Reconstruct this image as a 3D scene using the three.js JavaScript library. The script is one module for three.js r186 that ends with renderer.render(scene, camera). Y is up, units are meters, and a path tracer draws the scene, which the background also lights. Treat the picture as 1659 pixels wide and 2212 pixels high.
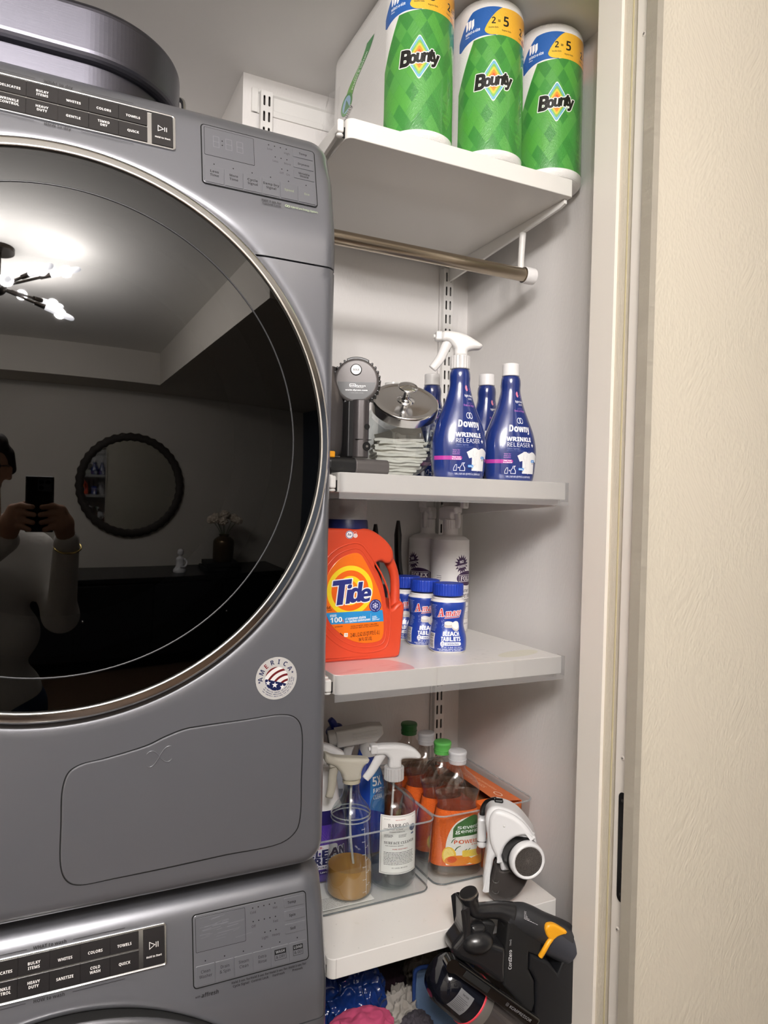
import * as THREE from 'three';
import { RoundedBoxGeometry } from 'three/addons/geometries/RoundedBoxGeometry.js';
import { mergeGeometries, mergeVertices } from 'three/addons/utils/BufferGeometryUtils.js';
import { MarchingCubes } from 'three/addons/objects/MarchingCubes.js';
import { ImprovedNoise } from 'three/addons/math/ImprovedNoise.js';

// ---------------------------------------------------------------- camera, light, exposure
const scene = new THREE.Scene();
const E = 1.47;                                   // eye height of the phone above the floor
const camera = new THREE.PerspectiveCamera(2 * Math.atan(1106 / 1538.6) * 180 / Math.PI, 1659 / 2212, 0.02, 30);
const YAW = 0.4500, PITCH = -0.0009, ROLL = 0.0224;
const FWD = new THREE.Vector3(Math.sin(YAW) * Math.cos(PITCH), Math.sin(PITCH), -Math.cos(YAW) * Math.cos(PITCH));
const RGT0 = new THREE.Vector3(Math.cos(YAW), 0, Math.sin(YAW));
const UP0 = new THREE.Vector3().crossVectors(RGT0, FWD);
const RGT = RGT0.clone().multiplyScalar(Math.cos(ROLL)).addScaledVector(UP0, Math.sin(ROLL));
const UPV = UP0.clone().multiplyScalar(Math.cos(ROLL)).addScaledVector(RGT0, -Math.sin(ROLL));
camera.position.set(0, E, 0);
camera.up.copy(UPV);
camera.lookAt(new THREE.Vector3(0, E, 0).add(FWD));
scene.add(camera);
const renderer = new THREE.WebGLRenderer({ antialias: true });
renderer.toneMapping = THREE.LinearToneMapping;
renderer.toneMappingExposure = 1.0;
renderer.shadowMap.enabled = true;
scene.background = new THREE.Color(0x000000);
const LAMP = [-0.2, 2.285, .66];                  // hall ceiling lamp (bulbs and their lights are built below)
const BULB_POWER = .90;

// a photo pixel gives a direction; the plane it meets gives the point
function at(u, v, pl) {
  const R = FWD.clone().addScaledVector(RGT, (u - 829.5) / 1538.6).addScaledVector(UPV, -(v - 1106) / 1538.6);
  let k;
  if (pl.z !== undefined) k = pl.z / R.z; else if (pl.x !== undefined) k = pl.x / R.x; else k = (pl.y - E) / R.y;
  return R.multiplyScalar(k).add(new THREE.Vector3(0, E, 0));
}

// ---------------------------------------------------------------- helpers
const V3 = (x, y, z) => new THREE.Vector3(x, y, z);
const rad = Math.PI / 180;
let seed = 12345;
const rnd = () => { seed = (seed * 1664525 + 1013904223) >>> 0; return seed / 4294967296; };
const perlin = new ImprovedNoise();
const used = {};
function numbered(n) { if (!(n in used)) { used[n] = 0; return n; } used[n]++; return n + '_' + String(used[n]).padStart(3, '0'); }
function mesh(name, geo, m, parent) {
  const o = new THREE.Mesh(geo, m); o.name = name; o.castShadow = o.receiveShadow = true;
  (parent || scene).add(o); return o;
}
function thing(name, label, category, pos = [0, 0, 0], turn = 0, group) {
  const g = new THREE.Group(); g.name = numbered(name); g.position.set(...pos); g.rotation.y = turn;
  g.userData = { label, category }; if (group) g.userData.group = group; scene.add(g); return g;
}
function struct(name, geo, m, parent) { const o = mesh(name, geo, m, parent); if (!parent) o.userData.kind = 'structure'; return o; }
function sub(name, parent, pos, rot) { const g = new THREE.Group(); g.name = name; parent.add(g); if (pos) g.position.set(...pos); if (rot) g.rotation.set(...rot); return g; }
function copyOf(o, label, pos, turn) { const c = o.clone(); c.name = numbered(o.name.replace(/_\d{3}$/, '')); c.userData = { ...o.userData, label }; c.position.set(...pos); c.rotation.y = turn; scene.add(c); return c; }
const tr = (g, x, y, z) => (g.translate(x, y, z), g);
const bx = (w, h, d, x, y, z, r = 0, s = 2) => tr(r ? new RoundedBoxGeometry(w, h, d, s, r) : new THREE.BoxGeometry(w, h, d), x, y, z);
function box2(x0, x1, y0, y1, z0, z1, r = 0, s = 2) { return bx(x1 - x0, y1 - y0, z1 - z0, (x0 + x1) / 2, (y0 + y1) / 2, (z0 + z1) / 2, r, s); }
const cyl = (r0, r1, h, x, y, z, seg = 32, open = false) => tr(new THREE.CylinderGeometry(r0, r1, h, seg, 1, open), x, y, z);
const merge = (l) => mergeGeometries(l.map((g) => { const q = g.index ? g.toNonIndexed() : g; for (const k of Object.keys(q.attributes)) if (!['position', 'normal', 'uv'].includes(k)) q.deleteAttribute(k); return q; }));
const lathe = (pts, seg = 48) => new THREE.LatheGeometry(pts.map((p) => new THREE.Vector2(p[0], p[1])), seg);
function smoothPts(pts, n = 6) { return new THREE.SplineCurve(pts.map((p) => new THREE.Vector2(p[0], p[1]))).getPoints(pts.length * n).map((p) => [Math.max(p.x, 0), p.y]); }
function tube(pts, r, seg = 40, rs = 10, closed = false) { return new THREE.TubeGeometry(new THREE.CatmullRomCurve3(pts.map((p) => V3(...p)), closed), seg, r, rs, closed); }
function taper(pts, radii, seg = 32, rs = 12, flat = 1) {            // swept tube with changing radius, capped
  const c = new THREE.CatmullRomCurve3(pts.map((p) => V3(...p))), fr = c.computeFrenetFrames(seg, false), P = [], I = [];
  for (let i = 0; i <= seg; i++) {
    const t = i / seg, p = c.getPoint(t), k = t * (radii.length - 1), a = Math.min(Math.floor(k), radii.length - 2), r = radii[a] + (radii[a + 1] - radii[a]) * (k - a);
    for (let j = 0; j < rs; j++) { const w = j / rs * 2 * Math.PI, q = p.clone().addScaledVector(fr.normals[i], Math.cos(w) * r).addScaledVector(fr.binormals[i], Math.sin(w) * r * flat); P.push(q.x, q.y, q.z); }
  }
  for (let i = 0; i < seg; i++) for (let j = 0; j < rs; j++) { const a = i * rs + j, b = i * rs + (j + 1) % rs; I.push(a, a + rs, b, b, a + rs, b + rs); }
  const n0 = P.length / 3; for (const e of [0, seg]) { const p = c.getPoint(e / seg); P.push(p.x, p.y, p.z); }
  for (let j = 0; j < rs; j++) { I.push(n0, j, (j + 1) % rs); I.push(n0 + 1, seg * rs + (j + 1) % rs, seg * rs + j); }
  const g = new THREE.BufferGeometry(); g.setAttribute('position', new THREE.Float32BufferAttribute(P, 3)); g.setAttribute('uv', new THREE.Float32BufferAttribute(new Float32Array(P.length / 3 * 2), 2)); g.setIndex(I); g.computeVertexNormals(); return g;
}
// a body given by rows [y, rx, rz, exponent, cx, cz]; super-ellipse sections joined smoothly
function rowAt(rows, y) {
  let i = 0; while (i < rows.length - 2 && rows[i + 1][0] < y) i++;
  const a = rows[i], b = rows[i + 1], t = Math.min(Math.max((y - a[0]) / Math.max(b[0] - a[0], 1e-9), 0), 1), f = (k, d) => { const p = a[k] ?? d, q = b[k] ?? d; return p + (q - p) * t; };
  return [y, f(1, 0), f(2, 0), f(3, 2), f(4, 0), f(5, 0)];
}
function smoothRows(rows, n = 5) {
  const L = rows.length, out = [], get = (i, k, d) => rows[Math.min(Math.max(i, 0), L - 1)][k] ?? d;
  const cr = (p0, p1, p2, p3, t) => 0.5 * (2 * p1 + (p2 - p0) * t + (2 * p0 - 5 * p1 + 4 * p2 - p3) * t * t + (3 * p1 - p0 - 3 * p2 + p3) * t * t * t);
  for (let i = 0; i < L - 1; i++) for (let j = 0; j < n; j++) { const t = j / n; out.push([0, 1, 2, 3, 4, 5].map((k) => { const d = k === 3 ? 2 : 0; return cr(get(i - 1, k, d), get(i, k, d), get(i + 1, k, d), get(i + 2, k, d), t); })); }
  out.push([0, 1, 2, 3, 4, 5].map((k) => get(L - 1, k, k === 3 ? 2 : 0)));
  for (let i = 1; i < out.length; i++) out[i][0] = Math.max(out[i][0], out[i - 1][0] + 1e-6);
  return out;
}
function secPt(r, w) { if (r[3] < 0) { const c = Math.cos(w), s = Math.sin(w), k = r[2] - r[1]; return [(r[4] || 0) + c * r[1], r[0], (r[5] || 0) + s * r[1] + (s >= -1e-9 ? k : -k)]; } const n = r[3] || 2, c = Math.cos(w), s = Math.sin(w); return [(r[4] || 0) + Math.sign(c) * Math.pow(Math.abs(c), 2 / n) * r[1], r[0], (r[5] || 0) + Math.sign(s) * Math.pow(Math.abs(s), 2 / n) * r[2]]; }
function loft(rows, seg = 48, caps = true) {
  const P = [], U = [], I = [], n = rows.length, y0 = rows[0][0], y1 = rows[n - 1][0];
  for (let i = 0; i < n; i++) for (let j = 0; j <= seg; j++) { const q = secPt(rows[i], j / seg * 2 * Math.PI); P.push(...q); U.push(j / seg, (rows[i][0] - y0) / (y1 - y0)); }
  for (let i = 0; i < n - 1; i++) for (let j = 0; j < seg; j++) { const a = i * (seg + 1) + j; I.push(a, a + seg + 1, a + 1, a + 1, a + seg + 1, a + seg + 2); }
  const g = new THREE.BufferGeometry(); g.setAttribute('position', new THREE.Float32BufferAttribute(P, 3)); g.setAttribute('uv', new THREE.Float32BufferAttribute(U, 2)); g.setIndex(I);
  let q = g; q.computeVertexNormals();
  const N = q.attributes.normal; for (let i = 0; i < n; i++) { const a = i * (seg + 1), b = a + seg; const v = V3(N.getX(a) + N.getX(b), N.getY(a) + N.getY(b), N.getZ(a) + N.getZ(b)).normalize(); N.setXYZ(a, v.x, v.y, v.z); N.setXYZ(b, v.x, v.y, v.z); }
  if (!caps) return q;
  const fan = (r, up) => { const p = [], u = [], ix = []; p.push(r[4] || 0, r[0], r[5] || 0); u.push(.5, .5); for (let j = 0; j <= seg; j++) { p.push(...secPt(r, j / seg * 2 * Math.PI)); u.push(.5, .5); } for (let j = 1; j <= seg; j++) up ? ix.push(0, j + 1, j) : ix.push(0, j, j + 1); const h = new THREE.BufferGeometry(); h.setAttribute('position', new THREE.Float32BufferAttribute(p, 3)); h.setAttribute('uv', new THREE.Float32BufferAttribute(u, 2)); h.setIndex(ix); h.computeVertexNormals(); return h; };
  return merge([q, fan(rows[0], false), fan(rows[n - 1], true)]);
}
// a printed label following a body from angle w0 to w1 (90 deg = front, +z) between two heights; keep(u, v) trims its outline
function patch(rows, w0, w1, y0, y1, off = 0.0004, nu = 40, nv = 40, keep) {
  const P = [], U = [], I = [], N = (i) => i;
  for (let i = 0; i <= nv; i++) for (let j = 0; j <= nu; j++) {
    let u = j / nu, v = i / nv; if (keep) { const k = keep(v); u = k[0] + (k[1] - k[0]) * u; }
    const r = rowAt(rows, y0 + (y1 - y0) * v).slice(); r[1] += off; r[2] += off;
    P.push(...secPt(r, (w0 + (w1 - w0) * u) * rad)); U.push(u, v);
  }
  for (let i = 0; i < nv; i++) for (let j = 0; j < nu; j++) { const a = i * (nu + 1) + j; I.push(a, a + 1, a + nu + 1, a + 1, a + nu + 2, a + nu + 1); }
  const g = new THREE.BufferGeometry(); g.setAttribute('position', new THREE.Float32BufferAttribute(P, 3)); g.setAttribute('uv', new THREE.Float32BufferAttribute(U, 2)); g.setIndex(I); g.computeVertexNormals(); return g;
}
function shapeOf(pts, smooth = 0) {
  let l = pts.map((p) => new THREE.Vector2(p[0], p[1]));
  if (smooth) l = new THREE.CatmullRomCurve3(pts.map((p) => V3(p[0], p[1], 0)), true, 'centripetal').getPoints(smooth).slice(0, -1).map((p) => new THREE.Vector2(p.x, p.y));
  if (THREE.ShapeUtils.isClockWise(l)) l.reverse();
  return new THREE.Shape(l);
}
function rrect(x0, y0, x1, y1, r) { const s = new THREE.Shape(); s.moveTo(x0 + r, y0); s.lineTo(x1 - r, y0); s.absarc(x1 - r, y0 + r, r, -Math.PI / 2, 0); s.lineTo(x1, y1 - r); s.absarc(x1 - r, y1 - r, r, 0, Math.PI / 2); s.lineTo(x0 + r, y1); s.absarc(x0 + r, y1 - r, r, Math.PI / 2, Math.PI); s.lineTo(x0, y0 + r); s.absarc(x0 + r, y0 + r, r, Math.PI, Math.PI * 1.5); return s; }
function ext(shape, depth, bevel = 0, seg = 2, curve = 12) { return new THREE.ExtrudeGeometry(shape, { depth: Math.max(depth - 2 * bevel, 1e-5), bevelEnabled: bevel > 0, bevelThickness: bevel, bevelSize: bevel, bevelOffset: -bevel, bevelSegments: seg, curveSegments: curve }).translate(0, 0, bevel); }
function planeUV(g, x0, y0, w, h) { const p = g.attributes.position, u = new Float32Array(p.count * 2); for (let i = 0; i < p.count; i++) { u[2 * i] = (p.getX(i) - x0) / w; u[2 * i + 1] = (p.getY(i) - y0) / h; } g.setAttribute('uv', new THREE.BufferAttribute(u, 2)); return g; }
// textures
function tex(w, h, draw, srgb = true) {
  const c = document.createElement('canvas'); c.width = w; c.height = h; const x = c.getContext('2d'); draw(x, w, h);
  const t = new THREE.CanvasTexture(c); if (srgb) t.colorSpace = THREE.SRGBColorSpace; t.anisotropy = 8; return t;
}
function noiseTex(n, f, lo = 0, hi = 255) {
  const d = new Uint8Array(n * n * 4);
  for (let j = 0; j < n; j++) for (let i = 0; i < n; i++) { const k = lo + (hi - lo) * Math.min(Math.max(f(i / n, j / n), 0), 1), q = (j * n + i) * 4; d[q] = d[q + 1] = d[q + 2] = k; d[q + 3] = 255; }
  const t = new THREE.DataTexture(d, n, n); t.wrapS = t.wrapT = THREE.RepeatWrapping; t.magFilter = THREE.LinearFilter; t.minFilter = THREE.LinearMipmapLinearFilter; t.generateMipmaps = true; t.needsUpdate = true; return t;
}
const tileNoise = (u, v, f, s) => { const a = u * 2 * Math.PI, b = v * 2 * Math.PI, k = f / (2 * Math.PI); return perlin.noise(Math.cos(a) * k + s, Math.sin(a) * k + Math.cos(b) * k, Math.sin(b) * k + s * 1.7) * .5 + .5; };
const rep = (t, x, y) => { const c = t.clone(); c.repeat.set(x, y); c.needsUpdate = true; return c; };
const std = (color, roughness = .5, o = {}) => new THREE.MeshStandardMaterial({ color, roughness, ...o });
const phy = (color, roughness = .5, o = {}) => new THREE.MeshPhysicalMaterial({ color, roughness, ...o });
function txt(x, s, px, py, size, o = {}) {                           // one line of lettering; o: color, weight, font, align, w (fit width), rot, ls, skew, stroke
  x.save(); x.translate(px, py); if (o.rot) x.rotate(o.rot); if (o.skew) x.transform(1, 0, o.skew, 1, 0, 0);
  x.font = (o.weight || 'bold') + ' ' + size + 'px ' + (o.font || 'sans-serif'); x.textBaseline = 'middle'; x.textAlign = o.align || 'center';
  if (o.w) { const m = x.measureText(s).width; x.scale(o.w / m, 1); }
  if (o.stroke) { x.lineJoin = 'round'; x.lineWidth = o.sw || size * .2; x.strokeStyle = o.stroke; x.strokeText(s, 0, 0); }
  x.fillStyle = o.color || '#fff'; x.fillText(s, 0, 0); if (o.thick) { x.lineWidth = o.thick; x.strokeStyle = o.color || '#fff'; x.strokeText(s, 0, 0); }
  x.restore();
}
function rr(x, a, b, w, h, r, fill, stroke, lw) { x.beginPath(); x.roundRect(a, b, w, h, r); if (fill) { x.fillStyle = fill; x.fill(); } if (stroke) { x.strokeStyle = stroke; x.lineWidth = lw || 2; x.stroke(); } }
function scribble(x, a, b, w, rows, step, hgt, color, jag = .25) { x.fillStyle = color; for (let i = 0; i < rows; i++) { let p = a; const end = a + w * (1 - jag * rnd()); while (p < end) { const l = hgt * (1 + rnd() * 4); x.fillRect(p, b + i * step, Math.min(l, end - p), hgt); p += l + hgt * .7; } } }
function poly(x, pts, fill, stroke, lw) { x.beginPath(); pts.forEach((p, i) => i ? x.lineTo(p[0], p[1]) : x.moveTo(p[0], p[1])); x.closePath(); if (fill) { x.fillStyle = fill; x.fill(); } if (stroke) { x.strokeStyle = stroke; x.lineWidth = lw; x.stroke(); } }
function ell(x, cx, cy, a, b, fill, stroke, lw, rot = 0) { x.beginPath(); x.ellipse(cx, cy, a, b, rot, 0, 2 * Math.PI); if (fill) { x.fillStyle = fill; x.fill(); } if (stroke) { x.strokeStyle = stroke; x.lineWidth = lw; x.stroke(); } }
function star(x, cx, cy, R, r, n, fill, rot = -Math.PI / 2) { const p = []; for (let i = 0; i < 2 * n; i++) { const a = rot + i * Math.PI / n, k = i % 2 ? r : R; p.push([cx + Math.cos(a) * k, cy + Math.sin(a) * k]); } poly(x, p, fill); }

// ---------------------------------------------------------------- shared materials
const paintBump = noiseTex(256, (u, v) => .6 * tileNoise(u, v, 60, 1) + .4 * tileNoise(u, v, 26, 7));
const fineBump = noiseTex(256, (u, v) => .5 * tileNoise(u, v, 90, 3) + .5 * tileNoise(u, v, 45, 5));
const M = {
  closet: std('#e6e3e0', .6, { bumpMap: rep(paintBump, 5, 5), bumpScale: .0004 }),
  ceil: std('#f0eeec', .8),
  cream: std('#d3cab8', .6, { bumpMap: rep(paintBump, 7, 7), bumpScale: .0011 }),
  trim: std('#dfd9d0', .42), trimTan: std('#c3b893', .5),
  hallWall: std('#c9c4bb', .8), hallCeil: std('#f1efea', .85), hallDark: std('#4b535f', .8), floor: std('#4f3d2e', .5),
  shelf: phy('#e4e1dc', .36, { clearcoat: .25, clearcoatRoughness: .3 }),
  elfa: std('#e6e4e0', .4), slot: std('#3a3734', .8),
  grey: phy('#707176', .34, { metalness: .55, clearcoat: .55, clearcoatRoughness: .16 }),
  greyDark: std('#55565a', .5, { metalness: .4 }),
  chrome: std('#f0f0f0', .13, { metalness: 1 }), steel: std('#c9c8c6', .28, { metalness: 1 }),
  black: phy('#0c0c0d', .3), blackMatte: std('#121213', .7), gap: std('#050505', .9),
  white: phy('#eeeceb', .4), whiteClear: phy('#f4f3f1', .35, { transmission: .35, thickness: 0 }),
};
const S1 = E + .5963, S2 = E + .0581, S3 = E - .2504, S4 = E - .6828;   // shelf tops
const SH = { x0: .4077, x1: .8423, zf: -1.0, t: .0306 };
const WALL_B = -1.43, WALL_R = .897, CEIL = E + .882;
// ---------------------------------------------------------------- the room
const HZ0 = -.79, HZ1 = 2.35, HX0 = -2.0, HX1 = 2.3, HC = 2.47;      // hall: front wall line, far wall, sides, ceiling
struct('floor', box2(HX0 - .1, HX1 + .1, -.1, 0, -1.9, HZ1 + .1), M.floor);
struct('ceiling', box2(-.72, WALL_R + .1, CEIL, CEIL + .1, -1.85, -.905), M.ceil);
struct('wall_back', box2(.353, WALL_R + .1, 0, CEIL, -1.75, WALL_B), M.closet);             // its left face is the return into the alcove
struct('wall_rear', box2(-.72, .353, 0, CEIL, -1.85, -1.75), M.closet);
struct('wall_left', box2(-.72, -.62, 0, CEIL, -1.75, -.905), M.closet);
struct('wall_right', box2(WALL_R, WALL_R + .1, 0, CEIL, WALL_B, -.905), M.closet);
struct('wall_front', merge([box2(.806, HX1 + .1, 0, HC, -.905, HZ0), box2(HX0 - .1, -.62, 0, HC, -.905, HZ0)]), M.cream);
struct('wall_header', box2(-.62, .806, CEIL - .02, HC, -.905, HZ0), M.cream);
struct('ceiling_hall', box2(HX0 - .1, HX1 + .1, HC, HC + .1, -.905, HZ1 + .1), M.hallCeil);
struct('wall_hall_far', box2(HX0 - .1, HX1 + .1, 0, HC, HZ1, HZ1 + .1), M.hallWall);
struct('wall_hall_left', box2(HX0 - .1, HX0, 0, HC, HZ0, HZ1), M.hallWall);
struct('wall_hall_right', box2(HX1, HX1 + .1, 0, HC, HZ0, HZ1), M.hallDark);
struct('ceiling_soffit', merge([box2(.77, HX1, 2.22, HC, .12, HZ1), box2(HX0, .77, 2.22, HC, 2.0, HZ1)]), M.hallWall);
const lean = (g) => { const p = g.attributes.position; for (let i = 0; i < p.count; i++) p.setZ(i, p.getZ(i) + (p.getY(i) - E) * .0095); g.computeVertexNormals(); return g; };
struct('trim_1', lean(box2(.800, .806, 0, CEIL - .02, -.905, -.853)), M.trim);                // flat jamb board
{ // fluted jamb strip: tan recess with a shallow bead, then the screwed white strip
  const pr = [[.806, -.853], [.8085, -.851], [.8085, -.842], [.8065, -.838], [.8055, -.834], [.8065, -.830], [.8085, -.826], [.8085, -.8215], [.806, -.8195]];
  const s = new THREE.Shape([...pr.map((p) => new THREE.Vector2(p[0], -p[1])), new THREE.Vector2(.82, .8195), new THREE.Vector2(.82, .853)]);
  const g = new THREE.ExtrudeGeometry(s, { depth: CEIL - .02, bevelEnabled: false }); g.rotateX(-Math.PI / 2); 
  struct('trim_2', lean(g), M.trimTan);
  const strip = struct('trim_3', lean(box2(.801, .806, 0, CEIL - .02, -.8195, HZ0)), M.trim);
  for (const [u, v] of [[1393, 72], [1350, 1640], [1335, 2008]]) {
    const p = at(u, v, { x: .801 }); const z = -.8055 + (p.y - E) * .0095;
    const h = mesh('screw', lathe([[0, .0012], [.0022, .0011], [.0036, .0005], [.004, 0]], 20).rotateZ(Math.PI / 2).translate(.801, p.y, z), M.trim, strip);
    mesh('screw_slot', merge([bx(.0003, .0042, .0007, .7997, p.y, z), bx(.0003, .0007, .0042, .7997, p.y, z)]), M.slot, h);
  }
  const y0 = at(1345, 1952, { x: .8 }).y, y1 = at(1345, 1712, { x: .8 }).y, ym = (y0 + y1) / 2;
  const la = thing('door_latch', 'black recessed sliding door latch set in the white jamb strip', 'latch', [.8005, ym, -.8055]);
  const H = (y1 - y0) / 2;
  const plate = ext(rrect(-.0085, -H, .0085, H, .0084), .0012, .0004); plate.rotateY(-Math.PI / 2); mesh('plate', plate, M.black, la);
  mesh('recess', box2(-.0016, -.0011, -.045, .03, -.0045, .005), M.gap, la);
  mesh('bolt', bx(.003, .05, .006, -.0018, -.012, .0035, .001), std('#2b2b2e', .4, { metalness: .5 }), la);
  for (const s of [-1, 1]) mesh('screw', cyl(.0024, .0024, .0008, 0, 0, 0, 16).rotateZ(Math.PI / 2).translate(-.0014, s * (H - .012), 0), M.slot, la);
}
struct('trim_4', lean(box2(.794, .806, 0, CEIL - .02, HZ0 - .004, HZ0 + .016)), M.cream);     // plaster corner that overlaps the strip

// wall-mounted shelf hardware: strips, slotted uprights, top rail
struct('trim_5', box2(.818, .868, .4, S1 - .02, WALL_B, WALL_B + .006), M.closet);
function upright(x, y0, y1, label) {
  const t = thing('shelf_upright', label, 'shelf upright', [x, y0, WALL_B + .006], 0, 'slotted shelf uprights');
  const H = y1 - y0, s = new THREE.Shape([[-.0125, 0], [.0125, 0], [.0125, H], [-.0125, H]].map((p) => new THREE.Vector2(...p)));
  const n = Math.floor((H - .01) / .032);
  for (let i = 0; i < n; i++) for (const k of [-.0052, .0052]) { const c = y1 - y0 - .012 - i * .032, h = new THREE.Path(); h.absarc(k, c - .0, .0021, 0, Math.PI); h.lineTo(k - .0021, c - .0165); h.absarc(k, c - .0165, .0021, Math.PI, 2 * Math.PI); h.closePath(); s.holes.push(h); }
  mesh('channel', ext(s, .002, .0004, 1, 4).translate(0, 0, .0105), M.elfa, t);
  for (const k of [-.0122, .0107]) mesh('flange', box2(k, k + .0015, 0, H, 0, .0122), M.elfa, t);
  mesh('channel_back', box2(-.0107, .0107, 0, H, 0, .0008), M.slot, t);
}
upright(.398, 1.72, E + .847, 'slotted white upright behind the dryer, hung from the top rail');
upright(.834, .45, E + .56, 'slotted white upright on the back wall behind the shelves');
{
  const t = thing('shelf_rail', 'white horizontal wall rail below the closet ceiling', 'rail', [0, 0, WALL_B]);
  const prof = [[0, 0], [.004, 0], [.004, .012], [.0015, .014], [.0015, .04], [.005, .043], [.005, .047], [0, .047]];
  const s = new THREE.Shape(prof.map((p) => new THREE.Vector2(-p[0], p[1]))); const g = new THREE.ExtrudeGeometry(s, { depth: .50, bevelEnabled: false }); g.rotateY(Math.PI / 2); g.translate(.375, E + .806, 0);
  mesh('track', g, M.elfa, t); mesh('end_tab', box2(.370, .3835, E + .806, E + .855, 0, .006, .0015), M.elfa, t);
}
// four shelves: rounded board, two brackets and the clear edge film of two of them
const dirt = (seedN, tint) => tex(512, 512, (x, w, h) => { x.fillStyle = '#e4e1dc'; x.fillRect(0, 0, w, h); seed = seedN; for (let i = 0; i < 60; i++) { x.globalAlpha = .05 + .10 * rnd(); x.fillStyle = ['#b9b19c', '#a9a69e', '#c9c2a9'][i % 3]; x.beginPath(); x.ellipse(w * rnd(), h * rnd(), 2 + 16 * rnd() * rnd(), 1 + 5 * rnd(), rnd() * 3, 0, 7); x.fill(); } for (let i = 0; i < 160; i++) { x.globalAlpha = .12 + .2 * rnd(); x.fillStyle = '#7d7a72'; x.fillRect(w * rnd(), h * rnd(), 1 + rnd() * 2, 1 + rnd() * 2); } x.globalAlpha = 1; if (tint) tint(x, w, h); });
function shelf(y, label, o = {}) {
  const t = thing('wall_shelf', label, 'shelf', [0, y, 0]), x0 = SH.x0, x1 = SH.x1, zb = WALL_B + .022, r = .012;
  const s = new THREE.Shape(); s.moveTo(x0 + r, -SH.zf - 0); s.lineTo(x1 - .003, -SH.zf); s.lineTo(x1, -SH.zf + .003); s.lineTo(x1, -zb); s.lineTo(x0, -zb); s.lineTo(x0, -SH.zf + r); s.absarc(x0 + r, -SH.zf + r, r, Math.PI, Math.PI * 1.5);
  const g = ext(s, SH.t, .0012, 2, 10); g.rotateX(-Math.PI / 2); g.translate(0, -SH.t, 0);
  const m = o.map ? phy('#ffffff', .36, { map: o.map, clearcoat: .25, clearcoatRoughness: .3 }) : M.shelf;
  if (o.map) { const p = g.attributes.position, n = g.attributes.normal, u = new Float32Array(p.count * 2); for (let i = 0; i < p.count; i++) { const top = n.getY(i) > .5; u[2 * i] = (p.getX(i) - x0) / .4346; u[2 * i + 1] = top ? (p.getZ(i) - zb) / (-1.0 - zb) * -1 + 1 : .985 + p.getY(i) * .1; } for (let i = 0; i < p.count; i++) u[2 * i + 1] = Math.min(Math.max(n.getY(i) > .5 ? (p.getZ(i) - zb) / (SH.zf - zb) : .5, 0), 1); g.setAttribute('uv', new THREE.BufferAttribute(u, 2)); }
  mesh('board', g, m, t);
  for (const bxx of [x0 - .009, x1 - .006]) {
    const left = bxx < .6, ylow = -SH.t - .036, ys = left ? -.004 : -SH.t, yf = left ? -.020 : -SH.t - .008, zfr = left ? SH.zf - .014 : SH.zf - .012;
    const b = new THREE.Shape([[zb - .015, ys], [zfr, ys], [zfr, yf], [zfr - .014, yf - .004], [zb - .01, ylow], [zb - .015, ylow]].map((p) => new THREE.Vector2(p[0], p[1])));
    const bg = ext(b, .006, .001, 2); bg.rotateY(-Math.PI / 2); bg.translate(bxx + .003, 0, 0); const br = mesh('bracket', bg, M.elfa, t);
    if (left) { mesh('bracket_tip', bx(.0105, .0195, .016, bxx - .0015, -.0155, SH.zf - .0085, .003, 3), M.elfa, br); mesh('tip_knob', tr(new THREE.SphereGeometry(.0055, 16, 10).scale(1, .6, 1), bxx - .0005, -.0275, SH.zf - .0085), M.elfa, br); mesh('tip_lip', box2(bxx + .003, bxx + .0105, -.028, -.012, SH.zf - .0125, SH.zf - .0105), M.gap, br); }
  }
  if (o.film) mesh('edge_film', merge([box2(x0 - .001, x1 + o.film, -SH.t - .010, .0, SH.zf + .0006, SH.zf + .0009), box2(x1 + o.film, x1 + o.film + .0003, -SH.t - .004, 0, SH.zf - .02, SH.zf + .0009)]), phy('#f4f4f4', .25, { transmission: .9, thickness: 0 }), t);
  return t;
}
shelf(S1, 'white top shelf board carrying the paper towel packs');
shelf(S2, 'white shelf board under the blue spray bottles and glass jar', { film: .004 });
shelf(S3, 'white shelf board with pink stain under the orange detergent jug', { film: .004, map: dirt(77, (x, w, h) => { // dried pink detergent stain with darker smears
  x.fillStyle = 'rgba(226,150,150,.62)'; x.beginPath(); x.moveTo(0, 512 - 500); x.lineTo(6, 0); x.lineTo(160, 0); x.bezierCurveTo(175, 30, 168, 60, 150, 96); x.bezierCurveTo(120, 120, 60, 128, 0, 130); x.closePath(); x.fill();
  x.fillStyle = 'rgba(200,110,115,.35)'; for (const [a, b, c, d] of [[52, 34, 18, 5], [130, 22, 20, 3], [138, 36, 16, 3], [120, 50, 14, 2], [30, 20, 24, 3]]) { x.beginPath(); x.ellipse(a, b, c, d, .2, 0, 7); x.fill(); }
  x.fillStyle = 'rgba(190,185,120,.22)'; x.beginPath(); x.ellipse(440, 60, 60, 26, .3, 0, 7); x.fill();
  x.strokeStyle = 'rgba(150,148,140,.35)'; x.lineWidth = 2; for (let i = 0; i < 14; i++) { x.beginPath(); const a = 260 + 160 * rnd(), b = 30 + 110 * rnd(); x.moveTo(a, b); x.lineTo(a + 24 * rnd(), b - 4 + 8 * rnd()); x.stroke(); } }) });
shelf(S4, 'white lowest shelf board holding the clear bins', { map: dirt(991) });
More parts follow.
